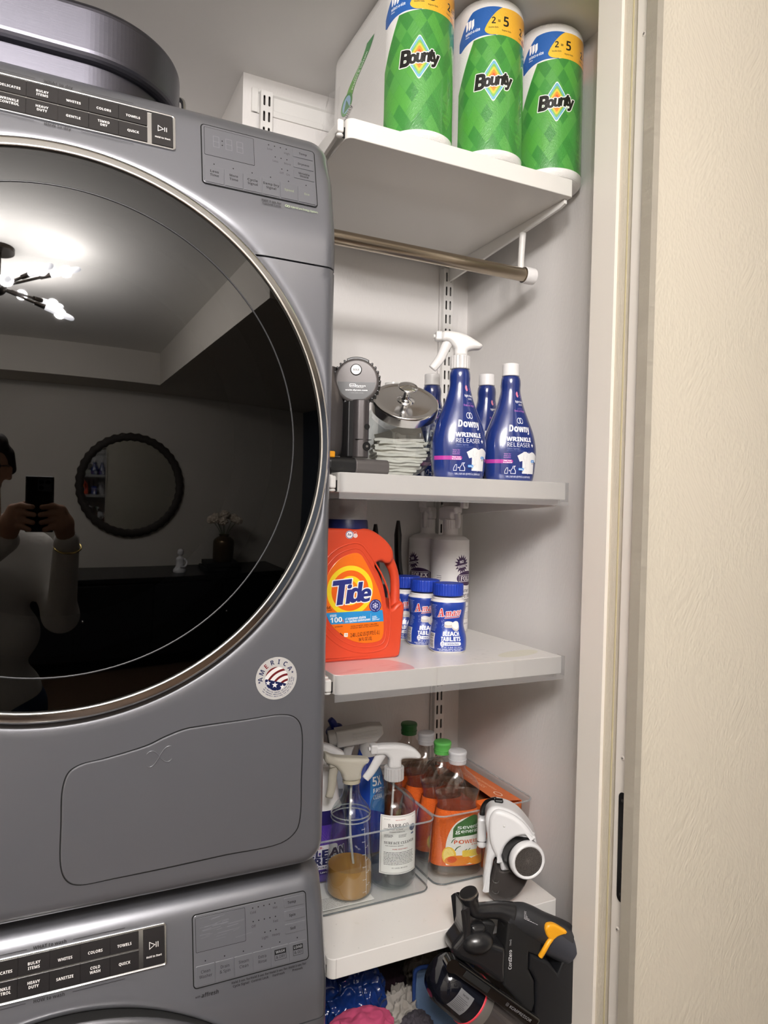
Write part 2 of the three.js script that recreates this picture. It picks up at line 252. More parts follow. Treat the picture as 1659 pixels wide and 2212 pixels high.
{ // hanging rod under the top shelf
  const y = E + .462, z = -1.125, t = thing('clothes_rod', 'brushed nickel hanging rod below the top shelf', 'rod', [0, 0, 0]);
  const len = .842 - .36; mesh('rod', cyl(.0125, .0125, len, 0, 0, 0, 40).rotateZ(Math.PI / 2).translate(.36 + len / 2, y, z), std('#b7aa98', .26, { metalness: 1 }), t);
  const h = mesh('hook', taper([[.833, S1 - SH.t - .02, z - .008], [.833, y + .03, z - .012], [.834, y + .012, z - .013]], [.0065, .006, .0065], 14, 12), M.elfa, t);
  const cup = lathe([[.0145, -.0115], [.0155, -.0115], [.0158, 0], [.0155, .0115], [.0145, .0115], [.0135, 0], [.0145, -.0115]], 36); cup.rotateZ(Math.PI / 2);
  mesh('cup', cup.translate(.842, y, z), M.white, t); mesh('cup_end', cyl(.0135, .0135, .002, 0, 0, 0, 32).rotateZ(Math.PI / 2).translate(.852, y, z), M.white, t);
}
// ---------------------------------------------------------------- stacked dryer and washer
const MZ = -.872, CX = .0167, CYR = .0777, HOLE = .3195, XR = .352, XL = 2 * CX - XR, YT = .508, YB = -.470, SEAM = .3165, RC = .034;
const TILT = 13 * rad;
function frontZ(y) { const k = y - .3600, w = .02; return MZ - Math.tan(TILT) * (k > w ? k : k < -w ? 0 : (k + w) * (k + w) / (4 * w)); }
function sdOut(x, y) { const qx = Math.abs(x - CX) - (XR - CX) + RC, qy = Math.abs(y - (YT + YB) / 2) - (YT - YB) / 2 + RC; return -(Math.min(Math.max(qx, qy), 0) + Math.hypot(Math.max(qx, 0), Math.max(qy, 0)) - RC); }
function rayOut(th) { let a = .3, b = .9; for (let i = 0; i < 40; i++) { const m = (a + b) / 2; sdOut(CX + Math.cos(th) * m, CYR + Math.sin(th) * m) > 0 ? a = m : b = m; } return a; }
const SV = []; for (let i = 0; i <= 14; i++) SV.push(.5 * Math.pow(i / 14, 2.2)); for (let i = 13; i >= 0; i--) SV.push(1 - .5 * Math.pow(i / 14, 2.2));
function polarFace(th0, th1, n, inner, outer) {
  const P = [], U = [], I = [], m = SV.length + 2;
  for (let i = 0; i <= n; i++) {
    const th = th0 + (th1 - th0) * i / n, a = inner(th), b = outer(th), c = Math.cos(th), s = Math.sin(th);
    for (let j = 0; j < m; j++) {
      const r = j === 0 ? a : j === m - 1 ? b : a + (b - a) * SV[j - 1], x = CX + c * r, y = CYR + s * r;
      const d = Math.max(sdOut(x, y), 0), rx = .02 + .014 * Math.min(Math.max((y - .44) / .03, 0), 1), t = Math.max(1 - d / rx, 0), q = Math.max(1 - (r - HOLE) / .015, 0);
      let z = frontZ(y) - .046 * (1 - Math.sqrt(Math.max(1 - t * t, 0))) - .012 * (1 - Math.sqrt(Math.max(1 - q * q, 0)));
      if (j === 0) z -= .03; if (j === m - 1) z -= .03;
      P.push(x, y, z); U.push(x, y);
    }
  }
  for (let i = 0; i < n; i++) for (let j = 0; j < m - 1; j++) { const k = i * m + j; I.push(k, k + 1, k + m, k + 1, k + m + 1, k + m); }
  const g = new THREE.BufferGeometry(); g.setAttribute('position', new THREE.Float32BufferAttribute(P, 3)); g.setAttribute('uv', new THREE.Float32BufferAttribute(U, 2)); g.setIndex(I); g.computeVertexNormals(); return g;
}
const greyHex = '#707176';
// print for the two control areas, in metres on the tilted console plane (origin y .44, z -.89)
const PX0 = .1705, PX1 = .3178, PY0 = -.0462, PY1 = .0352;
function displayTex(w) {
  return tex(1024, 566, (x, W, H) => {
    x.fillStyle = greyHex; x.fillRect(0, 0, W, H);
    const X = (a) => (a - PX0) / (PX1 - PX0) * W, Y = (b) => (PY1 - b) / (PY1 - PY0) * H, mm = W / (PX1 - PX0) / 1000;
    x.fillStyle = '#6d6e73'; x.fillRect(X(.1735), Y(.0318), X(.2357) - X(.1735), Y(-.0068) - Y(.0318));
    const dk = '#1c1c1e', dot = (a, b) => ell(x, X(a), Y(b), .8 * mm, .8 * mm, '#151516');
    if (!w) { // unlit segments of the time display
      x.strokeStyle = 'rgba(150,152,156,.38)'; x.lineWidth = .8 * mm; const seg = (a, b, ww, hh) => { x.strokeRect(X(a), Y(b), ww * mm, hh * mm); x.beginPath(); x.moveTo(X(a), Y(b) + hh * mm / 2); x.lineTo(X(a) + ww * mm, Y(b) + hh * mm / 2); x.stroke(); };
      seg(.1845, .0215, 7, 15); seg(.2, .0215, 7.5, 15); seg(.214, .0215, 7.5, 15); dot(.1955, .017); dot(.1955, .011);
      for (let i = 0; i < 4; i++) dot(.2558 + i * .00787, .029); for (let i = 0; i < 3; i++) dot(.2639 + i * .0078, .0133); for (let i = 0; i < 2; i++) dot(.2719 + i * .0077, -.0024);
      for (const [s, a, b] of [['Low', .2569, .0231], ['High', .2799, .0226], ['Less', .2639, .0071], ['More', .28, .0071], ['Off', .2715, -.0083], ['On', .28, -.0086]]) txt(x, s, X(a), Y(b), 3.9 * mm, { color: '#3d3d40', weight: 'normal' });
      for (const [s, a, b] of [['Temp', .3018, .0266], ['Dryness', .3018, .0109], ['Wrinkle', .3018, -.0030], ['Shield', .3018, -.0068]]) txt(x, s, X(a), Y(b), 4.1 * mm, { color: dk });
      [['Less', 'Time'], ['More', 'Time'], ['Cycle', 'Signal'], ['Damp Dry', 'Signal'], ['Speed', ''], ['Eco', '']].forEach((l, i) => { const a = .1845 + i * .0239; dot(a, -.0182); const c = i > 3 ? '#8f9a80' : dk; if (l[1]) { txt(x, l[0], X(a), Y(-.0292), 4.6 * mm, { color: c, w: Math.min(21, l[0].length * 2.75) * mm }); txt(x, l[1], X(a), Y(-.0343), 4.6 * mm, { color: c }); } else txt(x, l[0], X(a), Y(-.032), 4.4 * mm, { color: c }); });
    } else {
      x.globalAlpha = .25; for (let i = 0; i < 30; i++) { x.strokeStyle = '#a3a5a8'; x.lineWidth = 1 + 9 * rnd(); const a = X(.178 + .045 * rnd()), b = Y(-.002 + .03 * rnd()); x.beginPath(); x.moveTo(a, b); x.lineTo(a + 40 + 120 * rnd(), b - 12 * rnd()); x.stroke(); } x.globalAlpha = 1; // dried wipe streaks
      for (let i = 0; i < 5; i++) { dot(.2462 + i * .0074, .0292); dot(.2462 + i * .0074, .0132); } for (let i = 0; i < 3; i++) dot(.261 + i * .0074, -.0024);
      for (const [s, a, b] of [['Cold', .2466, .0238], ['Hot', .2758, .0238], ['Off', .2466, .0075], ['Fast', .2758, .0078], ['Light', .261, -.0086], ['Heavy', .2757, -.0083]]) txt(x, s, X(a), Y(b), 3.9 * mm, { color: '#2e2e31', weight: 'normal' });
      for (const [s, a, b] of [['Temp', .2985, .0262], ['Spin', .2985, .0106], ['Soil', .2985, -.0053]]) txt(x, s, X(a), Y(b), 4.3 * mm, { color: dk });
      [['Clean', 'Washer'], ['Drain', '& Spin'], ['Steam', 'Clean'], ['Extra', 'Rinse'], ['WASH', '& DRY'], ['LOAD', '& GO']].forEach((l, i) => { const a = .1845 + i * .0239; dot(a, -.0182); if (i < 4) { txt(x, l[0], X(a), Y(-.0295), 4.7 * mm, { color: dk, weight: 'normal' }); txt(x, l[1], X(a), Y(-.035), 4.7 * mm, { color: dk, weight: 'normal' }); } else { const q = i === 4 ? 15 : 13; x.fillStyle = dk; x.fillRect(X(a) - q / 2 * mm, Y(-.0262), q * mm, 5.6 * mm); x.strokeStyle = dk; x.lineWidth = .4 * mm; x.strokeRect(X(a) - q / 2 * mm, Y(-.0262), q * mm, 12 * mm); txt(x, l[0], X(a), Y(-.029), 4.4 * mm, { color: '#a9abae' }); txt(x, l[1], X(a), Y(-.035), 4.4 * mm, { color: dk, weight: 'normal' }); } });
    }
  });
}
const CYX0 = -.168, CYX1 = .1366, CYY0 = -.0096, CYY1 = .0332;
function cycleTex(w) {
  const up = w ? ['NORMAL', 'DELICATES', 'BULKY|ITEMS', 'WHITES', 'COLORS', 'TOWELS'] : ['NORMAL', 'DELICATES', 'BULKY|ITEMS', 'WHITES', 'COLORS', 'TOWELS'];
  const dn = w ? ['STEAM', 'WRINKLE|CONTROL', 'HEAVY|DUTY', 'SANITIZE', 'COLD|WASH', 'QUICK'] : ['STEAM', 'WRINKLE|CONTROL', 'HEAVY|DUTY', 'GENTLE', 'TIMED|DRY', 'QUICK'];
  return tex(2048, 288, (x, W, H) => {
    x.fillStyle = '#211f20'; x.fillRect(0, 0, W, H); const X = (a) => (a - CYX0) / (CYX1 - CYX0) * W, Y = (b) => (CYY1 - b) / (CYY1 - CYY0) * H, mm = W / (CYX1 - CYX0) / 1000, c = { color: '#e4e0dc' };
    up.forEach((s, i) => { const a = .09 - (5 - i) * .0323; const l = s.split('|'); l.forEach((q, k) => txt(x, q, X(a), Y(l.length > 1 ? .0237 - k * .0045 : .0207), 4.2 * mm, c)); });
    dn.forEach((s, i) => { const a = .09 - (5 - i) * .0323; const l = s.split('|'); l.forEach((q, k) => txt(x, q, X(a), Y(l.length > 1 ? .004 - k * .0045 : .0008), 4.2 * mm, c)); });
    x.strokeStyle = '#e4e0dc'; x.lineWidth = .7 * mm; x.beginPath(); x.moveTo(X(.1185), Y(.0172)); x.lineTo(X(.1185), Y(.0097)); x.lineTo(X(.1247), Y(.0135)); x.closePath(); x.stroke();
    for (const a of [.1262, .1284]) { x.fillStyle = '#e4e0dc'; x.fillRect(X(a) - .4 * mm, Y(.0165), .8 * mm, 6 * mm); }
    txt(x, 'Hold to Start', X(.1237), Y(.0012), 3.2 * mm, { color: '#e4e0dc', w: 18 * mm });
  });
}
function legendTex(w) { // thin ruled legends printed on the console around the cycle panel
  return tex(1024, 256, (x, W, H) => { x.clearRect(0, 0, W, H); const c = '#2a2a2c', v = w ? 'wash' : 'dry'; for (const [y, s] of [[17, 'WHAT to ' + v], [238, 'HOW to ' + v]]) { txt(x, s, 604, y, 20, { color: c }); x.fillStyle = c; x.fillRect(120, y, 390, 2); x.fillRect(700, y, 224, 2); } });
}
function smallPrint(w) { return tex(1024, 160, (x, W, H) => { x.clearRect(0, 0, W, H); const c = '#1d1d1f';
  if (!w) { txt(x, 'Hold 3 sec for', 590, 40, 27, { color: c }); txt(x, 'Control Lock', 590, 70, 27, { color: c }); ell(x, 722, 52, 10, 9, null, '#b9c9a4', 4); ell(x, 742, 52, 10, 9, null, '#b9c9a4', 4); txt(x, 'HybridCare Energy Options', 762, 52, 25, { color: '#b9c9a4', align: 'left', weight: 'normal', w: 250 }); }
  else { txt(x, 'with', 16, 62, 22, { color: c, align: 'left', weight: 'normal' }); txt(x, 'affresh', 66, 60, 42, { color: c, align: 'left', skew: -.15 }); [['Hold 3 sec for', 'Cycle Signal', 400], ['Hold 3 sec for', 'Control Lock', 565], ['Hold 3 sec for', 'FanFresh', 732], ['Hold 3 sec for', 'Presoak', 905]].forEach(([a, b, p]) => { txt(x, a, p, 26, 25, { color: c }); txt(x, b, p, 54, 25, { color: c }); }); } }); }
function machine(isW) {
  const dy = isW ? -.984 : 0, dx = isW ? .011 : 0;
  const t = thing(isW ? 'washing_machine' : 'clothes_dryer', isW ? 'grey front-loading washing machine under the dryer' : 'grey front-loading clothes dryer with large dark glass door, stacked on the washer', isW ? 'washing machine' : 'dryer', [dx, E + dy, 0]);
  const y0 = isW ? -.484 : YB;
  mesh('cabinet', merge([box2(XL + .004, XR - .004, y0 + .02, YT - .012, -1.66, -.95, .012, 3), box2(XL + .02, XR - .02, y0 + .001, y0 + .05, -1.6, -.98)]), M.greyDark, t);
  mesh('cabinet_front', box2(XL + .01, XR - .01, y0 + .03, YT - .04, -.952, -.945), M.gap, t);
  const sy = SEAM - CYR, thS = Math.asin((sy + .001) / HOLE), seamR = (th, o) => (sy + o) / Math.sin(th), thC = Math.atan2(sy, XR - .001 - CX);
  const outLow = (th) => { const o = rayOut(th), s = Math.sin(th); return s > .05 ? Math.min(o, Math.max((sy - .0011) / s, HOLE + .0004)) : o; };
  mesh('front_panel', polarFace(Math.PI - thS + .0, 2 * Math.PI + thS, 420, () => HOLE, outLow), M.grey, t);
  mesh('console', polarFace(thC, Math.PI - thC, 260, (th) => Math.max(HOLE, (sy + .0011) / Math.sin(th)), rayOut), M.grey, t);
  // door: chrome ring, dark glass, things seen through it
  const door = sub('door', t, [CX, CYR, MZ], [Math.PI / 2, 0, 0]);   // local y = out of the door
  mesh('ring', lathe([[.3185, -.004], [.3183, .008], [.317, .0145], [.3145, .0185], [.3115, .0195], [.3065, .0215], [.3045, .0215], [.3035, .0205], [.3032, .0165]], 160), M.chrome, door);
  const Rc = 2.5, sag = (r) => Math.sqrt(Rc * Rc - r * r) - Math.sqrt(Rc * Rc - .3033 * .3033), gl = []; for (let i = 0; i <= 40; i++) gl.push([.3033 * i / 40, .0185 + sag(.3033 * i / 40)]);
  mesh('glass', lathe(gl, 128), phy('#2b2d30', .015, { transmission: 1, thickness: 0, ior: 1.6 }), door);
  mesh('gasket', lathe([[.3195, -.03], [.3195, -.002], [.3035, .0], [.3035, -.03]], 96), M.gap, door);
  mesh('inner_rim', lathe([[.3035, .004], [.266, .002], [.258, -.012], [.25, -.012]], 96), std('#101012', .5), door);
  mesh('rim_line', new THREE.TorusGeometry(.266, .0011, 8, 160).rotateX(Math.PI / 2).translate(0, .0184 + sag(.266), 0), phy('#26272a', .35), door);
  mesh('bowl_seal', lathe([[.252, -.012], [.236, -.03], [.222, -.034], [.214, -.03], [.21, -.05]], 96), std('#7c7c7a', .6), door);
  mesh('drum', merge([cyl(.25, .25, .5, 0, -.31, 0, 64, true), cyl(.25, .25, .004, 0, -.56, 0, 64)]), std('#4d4d4e', .5, { metalness: .5, side: THREE.DoubleSide }), door);
  // cycle keys
  const pl = sub('control_panel', t, [0, .44, -.89], [-TILT, 0, 0]);
  const frame = new THREE.Shape(rrect(CYX0 - .003, CYY0 - .0025, CYX1 + .0022, CYY1 + .0022, .004).getPoints(6)); frame.holes.push(new THREE.Path(rrect(CYX0 - .001, CYY0 - .0008, CYX1 + .0002, CYY1 + .0002, .002).getPoints(6)));
  const bz = ext(frame, .0026, .0006); bz.translate(0, 0, -.0004); mesh('bezel', bz, M.chrome, pl);
  mesh('key_bed', box2(CYX0 - .001, CYX1 + .0002, CYY0 - .0008, CYY1 + .0002, -.0006, .0004), M.chrome, pl);
  const km = phy('#ffffff', .22, { map: cycleTex(isW), clearcoat: .5, clearcoatRoughness: .1 });
  for (let i = 0; i < 6; i++) for (const row of [0, 1]) { const a = .09 - (5 - i) * .0323 - .0161, y1 = row ? .0112 : CYY1 - .0006, yy0 = row ? CYY0 + .0005 : .0131; mesh('cycle_key', planeUV(ext(rrect(Math.max(a, CYX0), yy0, a + .03225, y1, .0006), .0012, .0003, 1, 3), CYX0, CYY0, CYX1 - CYX0, CYY1 - CYY0).translate(0, 0, .0003), km, pl); }
  mesh('start_key', planeUV(ext(rrect(.1112, CYY0 + .0005, CYX1 - .0006, CYY1 - .0006, .001), .0013, .0003, 1, 4), CYX0, CYY0, CYX1 - CYX0, CYY1 - CYY0).translate(0, 0, .0003), km, pl);
  const decal = (m) => phy('#ffffff', .4, { map: m, transparent: true });
  { const g = new THREE.PlaneGeometry(.26, .0635); g.translate(-.014 + .0, .0118, .0012); const p = mesh('legend_print', g, decal(legendTex(isW)), pl); p.castShadow = false; }
  // display area
  const dm = phy('#ffffff', .3, { map: displayTex(isW), metalness: .45, clearcoat: .4 }), duv = (g) => planeUV(g, PX0, PY0, PX1 - PX0, PY1 - PY0);
  mesh('panel_gap', ext(rrect(PX0 - .0012, PY0 - .0012, PX1 + .0012, PY1 + .0012, .005), .0008, 0).translate(0, 0, -.0003), M.gap, pl);
  const dsp = mesh('display_panel', duv(ext(rrect(PX0, PY0, PX1, PY1, .0042), .0014, .0005)).translate(0, 0, -.0002), dm, pl);
  mesh('display_window', duv(ext(rrect(.1735, -.0068, .2357, .0318, .0012), .0005, .0002)).translate(0, 0, .0011), dm, dsp);
  const ed = new THREE.Shape(rrect(.1731, -.0072, .2361, .0322, .0014).getPoints(4)); ed.holes.push(new THREE.Path(rrect(.1736, -.0067, .2356, .0317, .001).getPoints(4))); mesh('window_edge', ext(ed, .0002).translate(0, 0, .00125), M.gap, dsp);
  for (let i = 0; i < 6; i++) mesh('option_key', duv(ext(rrect(.1727 + i * .0239, -.0448, .1727 + i * .0239 + .0231, -.0222, .0012), .0013, .0005, 2)).translate(0, 0, .0008), dm, pl);
  for (let i = 0; i < 3; i++) mesh('setting_key', duv(ext(rrect(.2878, .0205 - i * .0157, .3158, .0325 - i * .0157, .0012), .0013, .0005, 2)).translate(0, 0, .0008), dm, pl);
  { const g = new THREE.PlaneGeometry(.1508, .0236); g.translate(.2445, -.0588, .0012); const p = mesh('small_print', g, decal(smallPrint(isW)), pl); p.castShadow = false; }
  return t;
}
const dryer = machine(false);
machine(true);
{ // dryer access panel, emblem and round sticker
  const pp = [[132, 1869], [133, 1780], [137, 1700], [150, 1668], [174, 1652], [229, 1638], [320, 1610], [357, 1592], [398, 1576], [435, 1569], [527, 1555.6], [609, 1544], [632, 1548], [645, 1560], [651, 1581], [650, 1680], [646, 1773], [637, 1796], [609, 1819], [480, 1847], [366, 1872], [250, 1896], [174, 1910.6], [153, 1907], [140, 1895]];
  const q = pp.map(([u, v]) => at(u, v, { z: MZ })), l = q.map((p) => [p.x, p.y - E]);
  const c = [l.reduce((a, p) => a + p[0], 0) / l.length, l.reduce((a, p) => a + p[1], 0) / l.length];
  const big = l.map((p) => { const dx = p[0] - c[0], dy = p[1] - c[1], d = Math.hypot(dx, dy); return [p[0] + dx / d * .0014, p[1] + dy / d * .0014]; });
  mesh('access_gap', ext(shapeOf(big, 140), .0011).translate(0, 0, MZ - .001 + .0003), M.gap, dryer);
  const ap = mesh('access_panel', ext(shapeOf(l, 140), .004, .0014, 3).translate(0, 0, MZ - .0022), M.grey, dryer);
  const e = at(344, 1634, { z: MZ }), em = []; for (let i = 0; i <= 60; i++) { const k = i / 60 * 2 * Math.PI, d = 1 + Math.sin(k) ** 2; em.push([e.x + .0165 * Math.cos(k) / d * 1.0, e.y - E + .0005 + .026 * Math.sin(k) * Math.cos(k) / d + .18 * .0165 * Math.cos(k) / d, MZ + .0019]); }
  mesh('emblem', tube(em.slice(4, 28), .0006, 60, 6), M.grey, ap); mesh('emblem', tube(em.slice(33, 58), .0006, 60, 6), M.grey, ap);
  const s = at(597, 1465, { z: MZ }), st = tex(512, 512, (x) => {
    ell(x, 256, 256, 254, 254, '#c9c7c4'); x.save(); x.beginPath(); x.arc(256, 262, 142, 0, 7); x.clip(); x.fillStyle = '#f3f1ef'; x.fillRect(0, 0, 512, 512);
    x.strokeStyle = '#6e1a1f'; x.lineWidth = 26; for (let i = 0; i < 4; i++) { x.beginPath(); x.arc(330 + i * 16, 430 + i * 10, 318 - i * 56, Math.PI * 1.05, Math.PI * 1.75); x.stroke(); }
    x.fillStyle = '#1c2450'; x.beginPath(); x.moveTo(90, 262); x.lineTo(128, 232); x.lineTo(400, 372); x.lineTo(360, 440); x.lineTo(90, 440); x.fill(); for (const [a, b, r] of [[146, 284, 34], [222, 330, 40], [310, 380, 36], [150, 372, 26], [226, 416, 24]]) star(x, a, b, r, r * .42, 5, '#f3f1ef', -1.3); x.restore();
    const arc = (s0, R, a0, a1, size, col, flip) => { [...s0].forEach((ch, i) => { const a = a0 + (a1 - a0) * (i / (s0.length - 1)); x.save(); x.translate(256 + Math.cos(a) * R, 256 + Math.sin(a) * R); x.rotate(a + (flip ? -Math.PI / 2 : Math.PI / 2)); txt(x, ch, 0, 0, size, { color: typeof col === 'function' ? col(i) : col }); x.restore(); }); };
    arc('AMERICA', 196, Math.PI * 1.06, Math.PI * 1.88, 78, (i) => i === 2 ? '#7d2226' : '#1c2450');
    star(x, 44, 250, 18, 7, 5, '#1c2450', -1.8); star(x, 462, 236, 18, 7, 5, '#1c2450', -1.2);
    arc('AN AMERICAN COMPANY FOR OVER 100 YEARS', 168, Math.PI * .86, Math.PI * .08, 17, '#1c2450', true); arc('UNE COMPAGNIE AMERICAINE DEPUIS PLUS DE 100 ANS', 192, Math.PI * .86, Math.PI * .06, 17, '#1c2450', true); arc('UNA COMPANIA AMERICANA POR MAS DE 100 ANOS', 216, Math.PI * .84, Math.PI * .08, 17, '#1c2450', true); arc('W11379983', 236, Math.PI * .45, Math.PI * .32, 10, '#1c2450', true);
  });
  const R = .0272, disc = planeUV(ext(new THREE.Shape().absarc(0, 0, R, 0, 2 * Math.PI), .0003), -R, -R, 2 * R, 2 * R); const d = mesh('sticker', disc, phy('#ffffff', .3, { map: st, metalness: .35 }), dryer); d.position.set(s.x, s.y - E, MZ + .0001); d.rotation.z = .2;
  d.userData.label = 'round silver sticker with flag and stars';
}
{ // steel roaster on the dryer
  const t = thing('roasting_pan', 'oval brushed steel roasting pan with lid on top of the dryer', 'roasting pan', [0, E + YT + .0002, 0]);
  const brushed = noiseTex(512, (u, v) => .5 + .35 * perlin.noise(u * 6, v * 140, 3) + .15 * perlin.noise(u * 30, v * 220, 8));
  const m = std('#605f67', .40, { metalness: 1, bumpMap: rep(brushed, 4, 8), bumpScale: .00004 });
  const oval = (grow) => { const xr = .168 + grow, xl = -.30 - grow, zf = -.957 + grow, zb = -1.215 - grow, r = (zf - zb) / 2, s = new THREE.Shape(); s.moveTo(xl + r, -zf); s.lineTo(xr - r, -zf); s.absarc(xr - r, -(zf + zb) / 2, r, -Math.PI / 2, Math.PI / 2); s.lineTo(xl + r, -zb); s.absarc(xl + r, -(zf + zb) / 2, r, Math.PI / 2, Math.PI * 1.5); return s; };
  const solid = (grow, y0, y1, b) => { const g = ext(oval(grow), y1 - y0, b, 5, 40); g.rotateX(-Math.PI / 2); g.translate(0, y0, 0); return g; };
  mesh('body', solid(-.008, 0, .048, .006), m, t);
  mesh('lid', solid(.004, .040, .112, .012), m, t);
  mesh('handle', tube([[.163, .090, -1.085], [.176, .088, -1.078], [.178, .06, -1.072], [.174, .02, -1.07], [.163, .014, -1.072]], .0036, 40, 10), std('#d9d9d9', .15, { metalness: 1 }), t);
}
// ---------------------------------------------------------------- top shelf: paper towel packs
const towelBump = noiseTex(256, (u, v) => { const a = Math.sin(u * Math.PI * 2 * 26) * .5 + .5, b = Math.sin(v * Math.PI * 2 * 40) * .5 + .5; return .35 * a + .25 * b + .4 * tileNoise(u, v, 30, 9); });
const bountyTex = tex(1400, 1500, (x, W, H) => {
  x.fillStyle = '#f0eeeb'; x.fillRect(0, 0, W, H);
  const X = (deg) => W * (.5 + deg / 220), Y = (f) => H * f;          // degrees from the logo, fraction from the top
  const green = [[X(-32), Y(.255)], [X(-104), Y(.925)], [X(-104), Y(.935)], [X(-60), Y(.945)], [X(0), Y(.94)], [X(110), Y(.935)], [X(110), Y(.2)], [X(20), Y(.23)]];
  x.save(); x.beginPath(); green.forEach((p, i) => i ? x.lineTo(...p) : x.moveTo(...p)); x.closePath(); x.clip(); x.fillStyle = '#46923f'; x.fillRect(0, 0, W, H);
  seed = 5; for (let i = -1; i < 14; i++) for (let j = -1; j < 22; j++) { const cx = i * 130 + (j % 2) * 65, cy = j * 90; poly(x, [[cx, cy - 88], [cx + 64, cy], [cx, cy + 88], [cx - 64, cy]], ['rgba(98,172,78,.5)', 'rgba(48,124,52,.45)', 'rgba(110,190,70,.35)', 'rgba(60,150,60,.3)'][Math.floor(rnd() * 4)]); }
  x.restore(); x.strokeStyle = 'rgba(225,240,215,.8)'; x.lineWidth = 5; x.beginPath(); x.moveTo(X(-32), Y(.255)); x.lineTo(X(-104), Y(.925)); x.stroke();
  // blue and yellow swooshes
  x.fillStyle = '#215fae'; x.beginPath(); x.moveTo(X(-66), Y(.275)); x.bezierCurveTo(X(-70), Y(.25), X(-44), Y(.1), X(-34), Y(.075)); x.bezierCurveTo(X(-20), Y(.06), X(0), Y(.06), X(14), Y(.065)); x.lineTo(X(4), Y(.24)); x.bezierCurveTo(X(-30), Y(.225), X(-48), Y(.27), X(-58), Y(.29)); x.closePath(); x.fill();
  const yg = x.createLinearGradient(X(-14), 0, X(90), 0); yg.addColorStop(0, '#f0c63c'); yg.addColorStop(1, '#eb9a2c'); x.fillStyle = yg; x.beginPath(); x.moveTo(X(-14), Y(.2)); x.bezierCurveTo(X(-8), Y(.14), X(6), Y(.08), X(14), Y(.066)); x.bezierCurveTo(X(50), Y(.06), X(80), Y(.06), X(110), Y(.06)); x.lineTo(X(110), Y(.25)); x.bezierCurveTo(X(60), Y(.235), X(30), Y(.235), X(0), Y(.235)); x.bezierCurveTo(X(-8), Y(.235), X(-14), Y(.22), X(-14), Y(.2)); x.closePath(); x.fill();
  for (let i = 0; i < 3; i++) { x.fillStyle = '#fff'; const a = X(-47) + i * 34; poly(x, [[a, Y(.125)], [a + 28, Y(.118)], [a + 28, Y(.16)], [a + 12, Y(.178)], [a, Y(.18)]], '#fff'); }
  txt(x, 'select-a-size', X(-48), Y(.2), 40, { align: 'left', rot: -.08, w: 170 }); txt(x, 'SHEETS', X(-48), Y(.219), 14, { align: 'left' });
  txt(x, '2', X(0), Y(.148), 84, { color: '#1c1a17' }); txt(x, '=', X(9), Y(.15), 58, { color: '#1c1a17' }); txt(x, '5', X(21), Y(.148), 128, { color: '#1c1a17' }); txt(x, 'Double Rolls', X(0), Y(.19), 17, { color: '#1c1a17' }); txt(x, 'Regular Rolls', X(22), Y(.204), 17, { color: '#1c1a17' });
  txt(x, '2', X(54), Y(.165), 96, { color: '#1c1a17' }); txt(x, '=5', X(69), Y(.165), 90, { color: '#1c1a17' }); txt(x, 'Double Rolls', X(56), Y(.21), 17, { color: '#1c1a17' });
  const dia = (k, c) => { x.save(); x.translate(X(2), Y(.515)); x.scale(1, 1.42); x.rotate(Math.PI / 4); rr(x, -k, -k, 2 * k, 2 * k, k * .22, c); x.restore(); };
  dia(102, '#eef6f2'); dia(96, '#74b4cf'); dia(80, '#86c05e'); dia(66, '#e6c63e'); dia(52, '#ee8f2e'); dia(36, '#df5a2b');
  for (const st of [1, 0]) [['B', -128, 10, 196], ['o', -50, 8, 140], ['u', 18, -2, 140], ['n', 84, -12, 140], ['t', 136, -26, 150], ['y', 180, -10, 140]].forEach(([c, a, b, z]) => txt(x, c, X(0) + a, Y(.515) + b, z, { color: '#161514', stroke: st ? '#f4f2ee' : null, sw: 26, skew: -.12, thick: st ? 0 : 9 }));
  ['2 ROLLS - 2', 'SHEETS 90', '27.9 cm x 15'].forEach((s, i) => txt(x, s, X(42), Y(.8 + i * .035), 38, { color: '#2f6a2c', align: 'left', weight: 'normal', w: 130 })); txt(x, 'BOUNTY', X(42), Y(.74), 22, { color: '#2f6a2c', align: 'left', weight: 'normal' });
});
const sideTex = tex(512, 1024, (x, W, H) => { x.clearRect(0, 0, W, H);
  x.save(); x.translate(120, 420); x.rotate(-.75); const g = x.createLinearGradient(0, 0, 330, 0); g.addColorStop(0, '#7cbd4c'); g.addColorStop(1, '#2f8c46'); x.fillStyle = g; x.beginPath(); x.moveTo(0, -30); x.bezierCurveTo(90, -70, 180, 10, 300, -40); x.lineTo(350, 10); x.bezierCurveTo(240, 70, 120, -10, 20, 50); x.closePath(); x.fill(); txt(x, 'committed to', 150, -14, 18); txt(x, 'protect & sustain', 150, 12, 26); x.restore();
  ell(x, 105, 470, 62, 84, '#4a9a48'); ell(x, 105, 470, 46, 66, '#9fc6e6'); poly(x, [[70, 520], [104, 430], [140, 520]], '#3c8a48'); txt(x, 'Bounty', 112, 570, 56, { color: '#1d1b18', rot: -.75, stroke: '#f3f1ee', sw: 8, w: 130 });
  x.save(); x.translate(70, 940); x.rotate(-.7); scribble(x, 0, 0, 250, 7, 15, 5, '#8d8480', .15); x.strokeStyle = '#8d8480'; x.lineWidth = 3; x.strokeRect(-4, -34, 250, 24); scribble(x, 4, -26, 230, 1, 10, 8, '#5d5652', 0); x.restore(); });
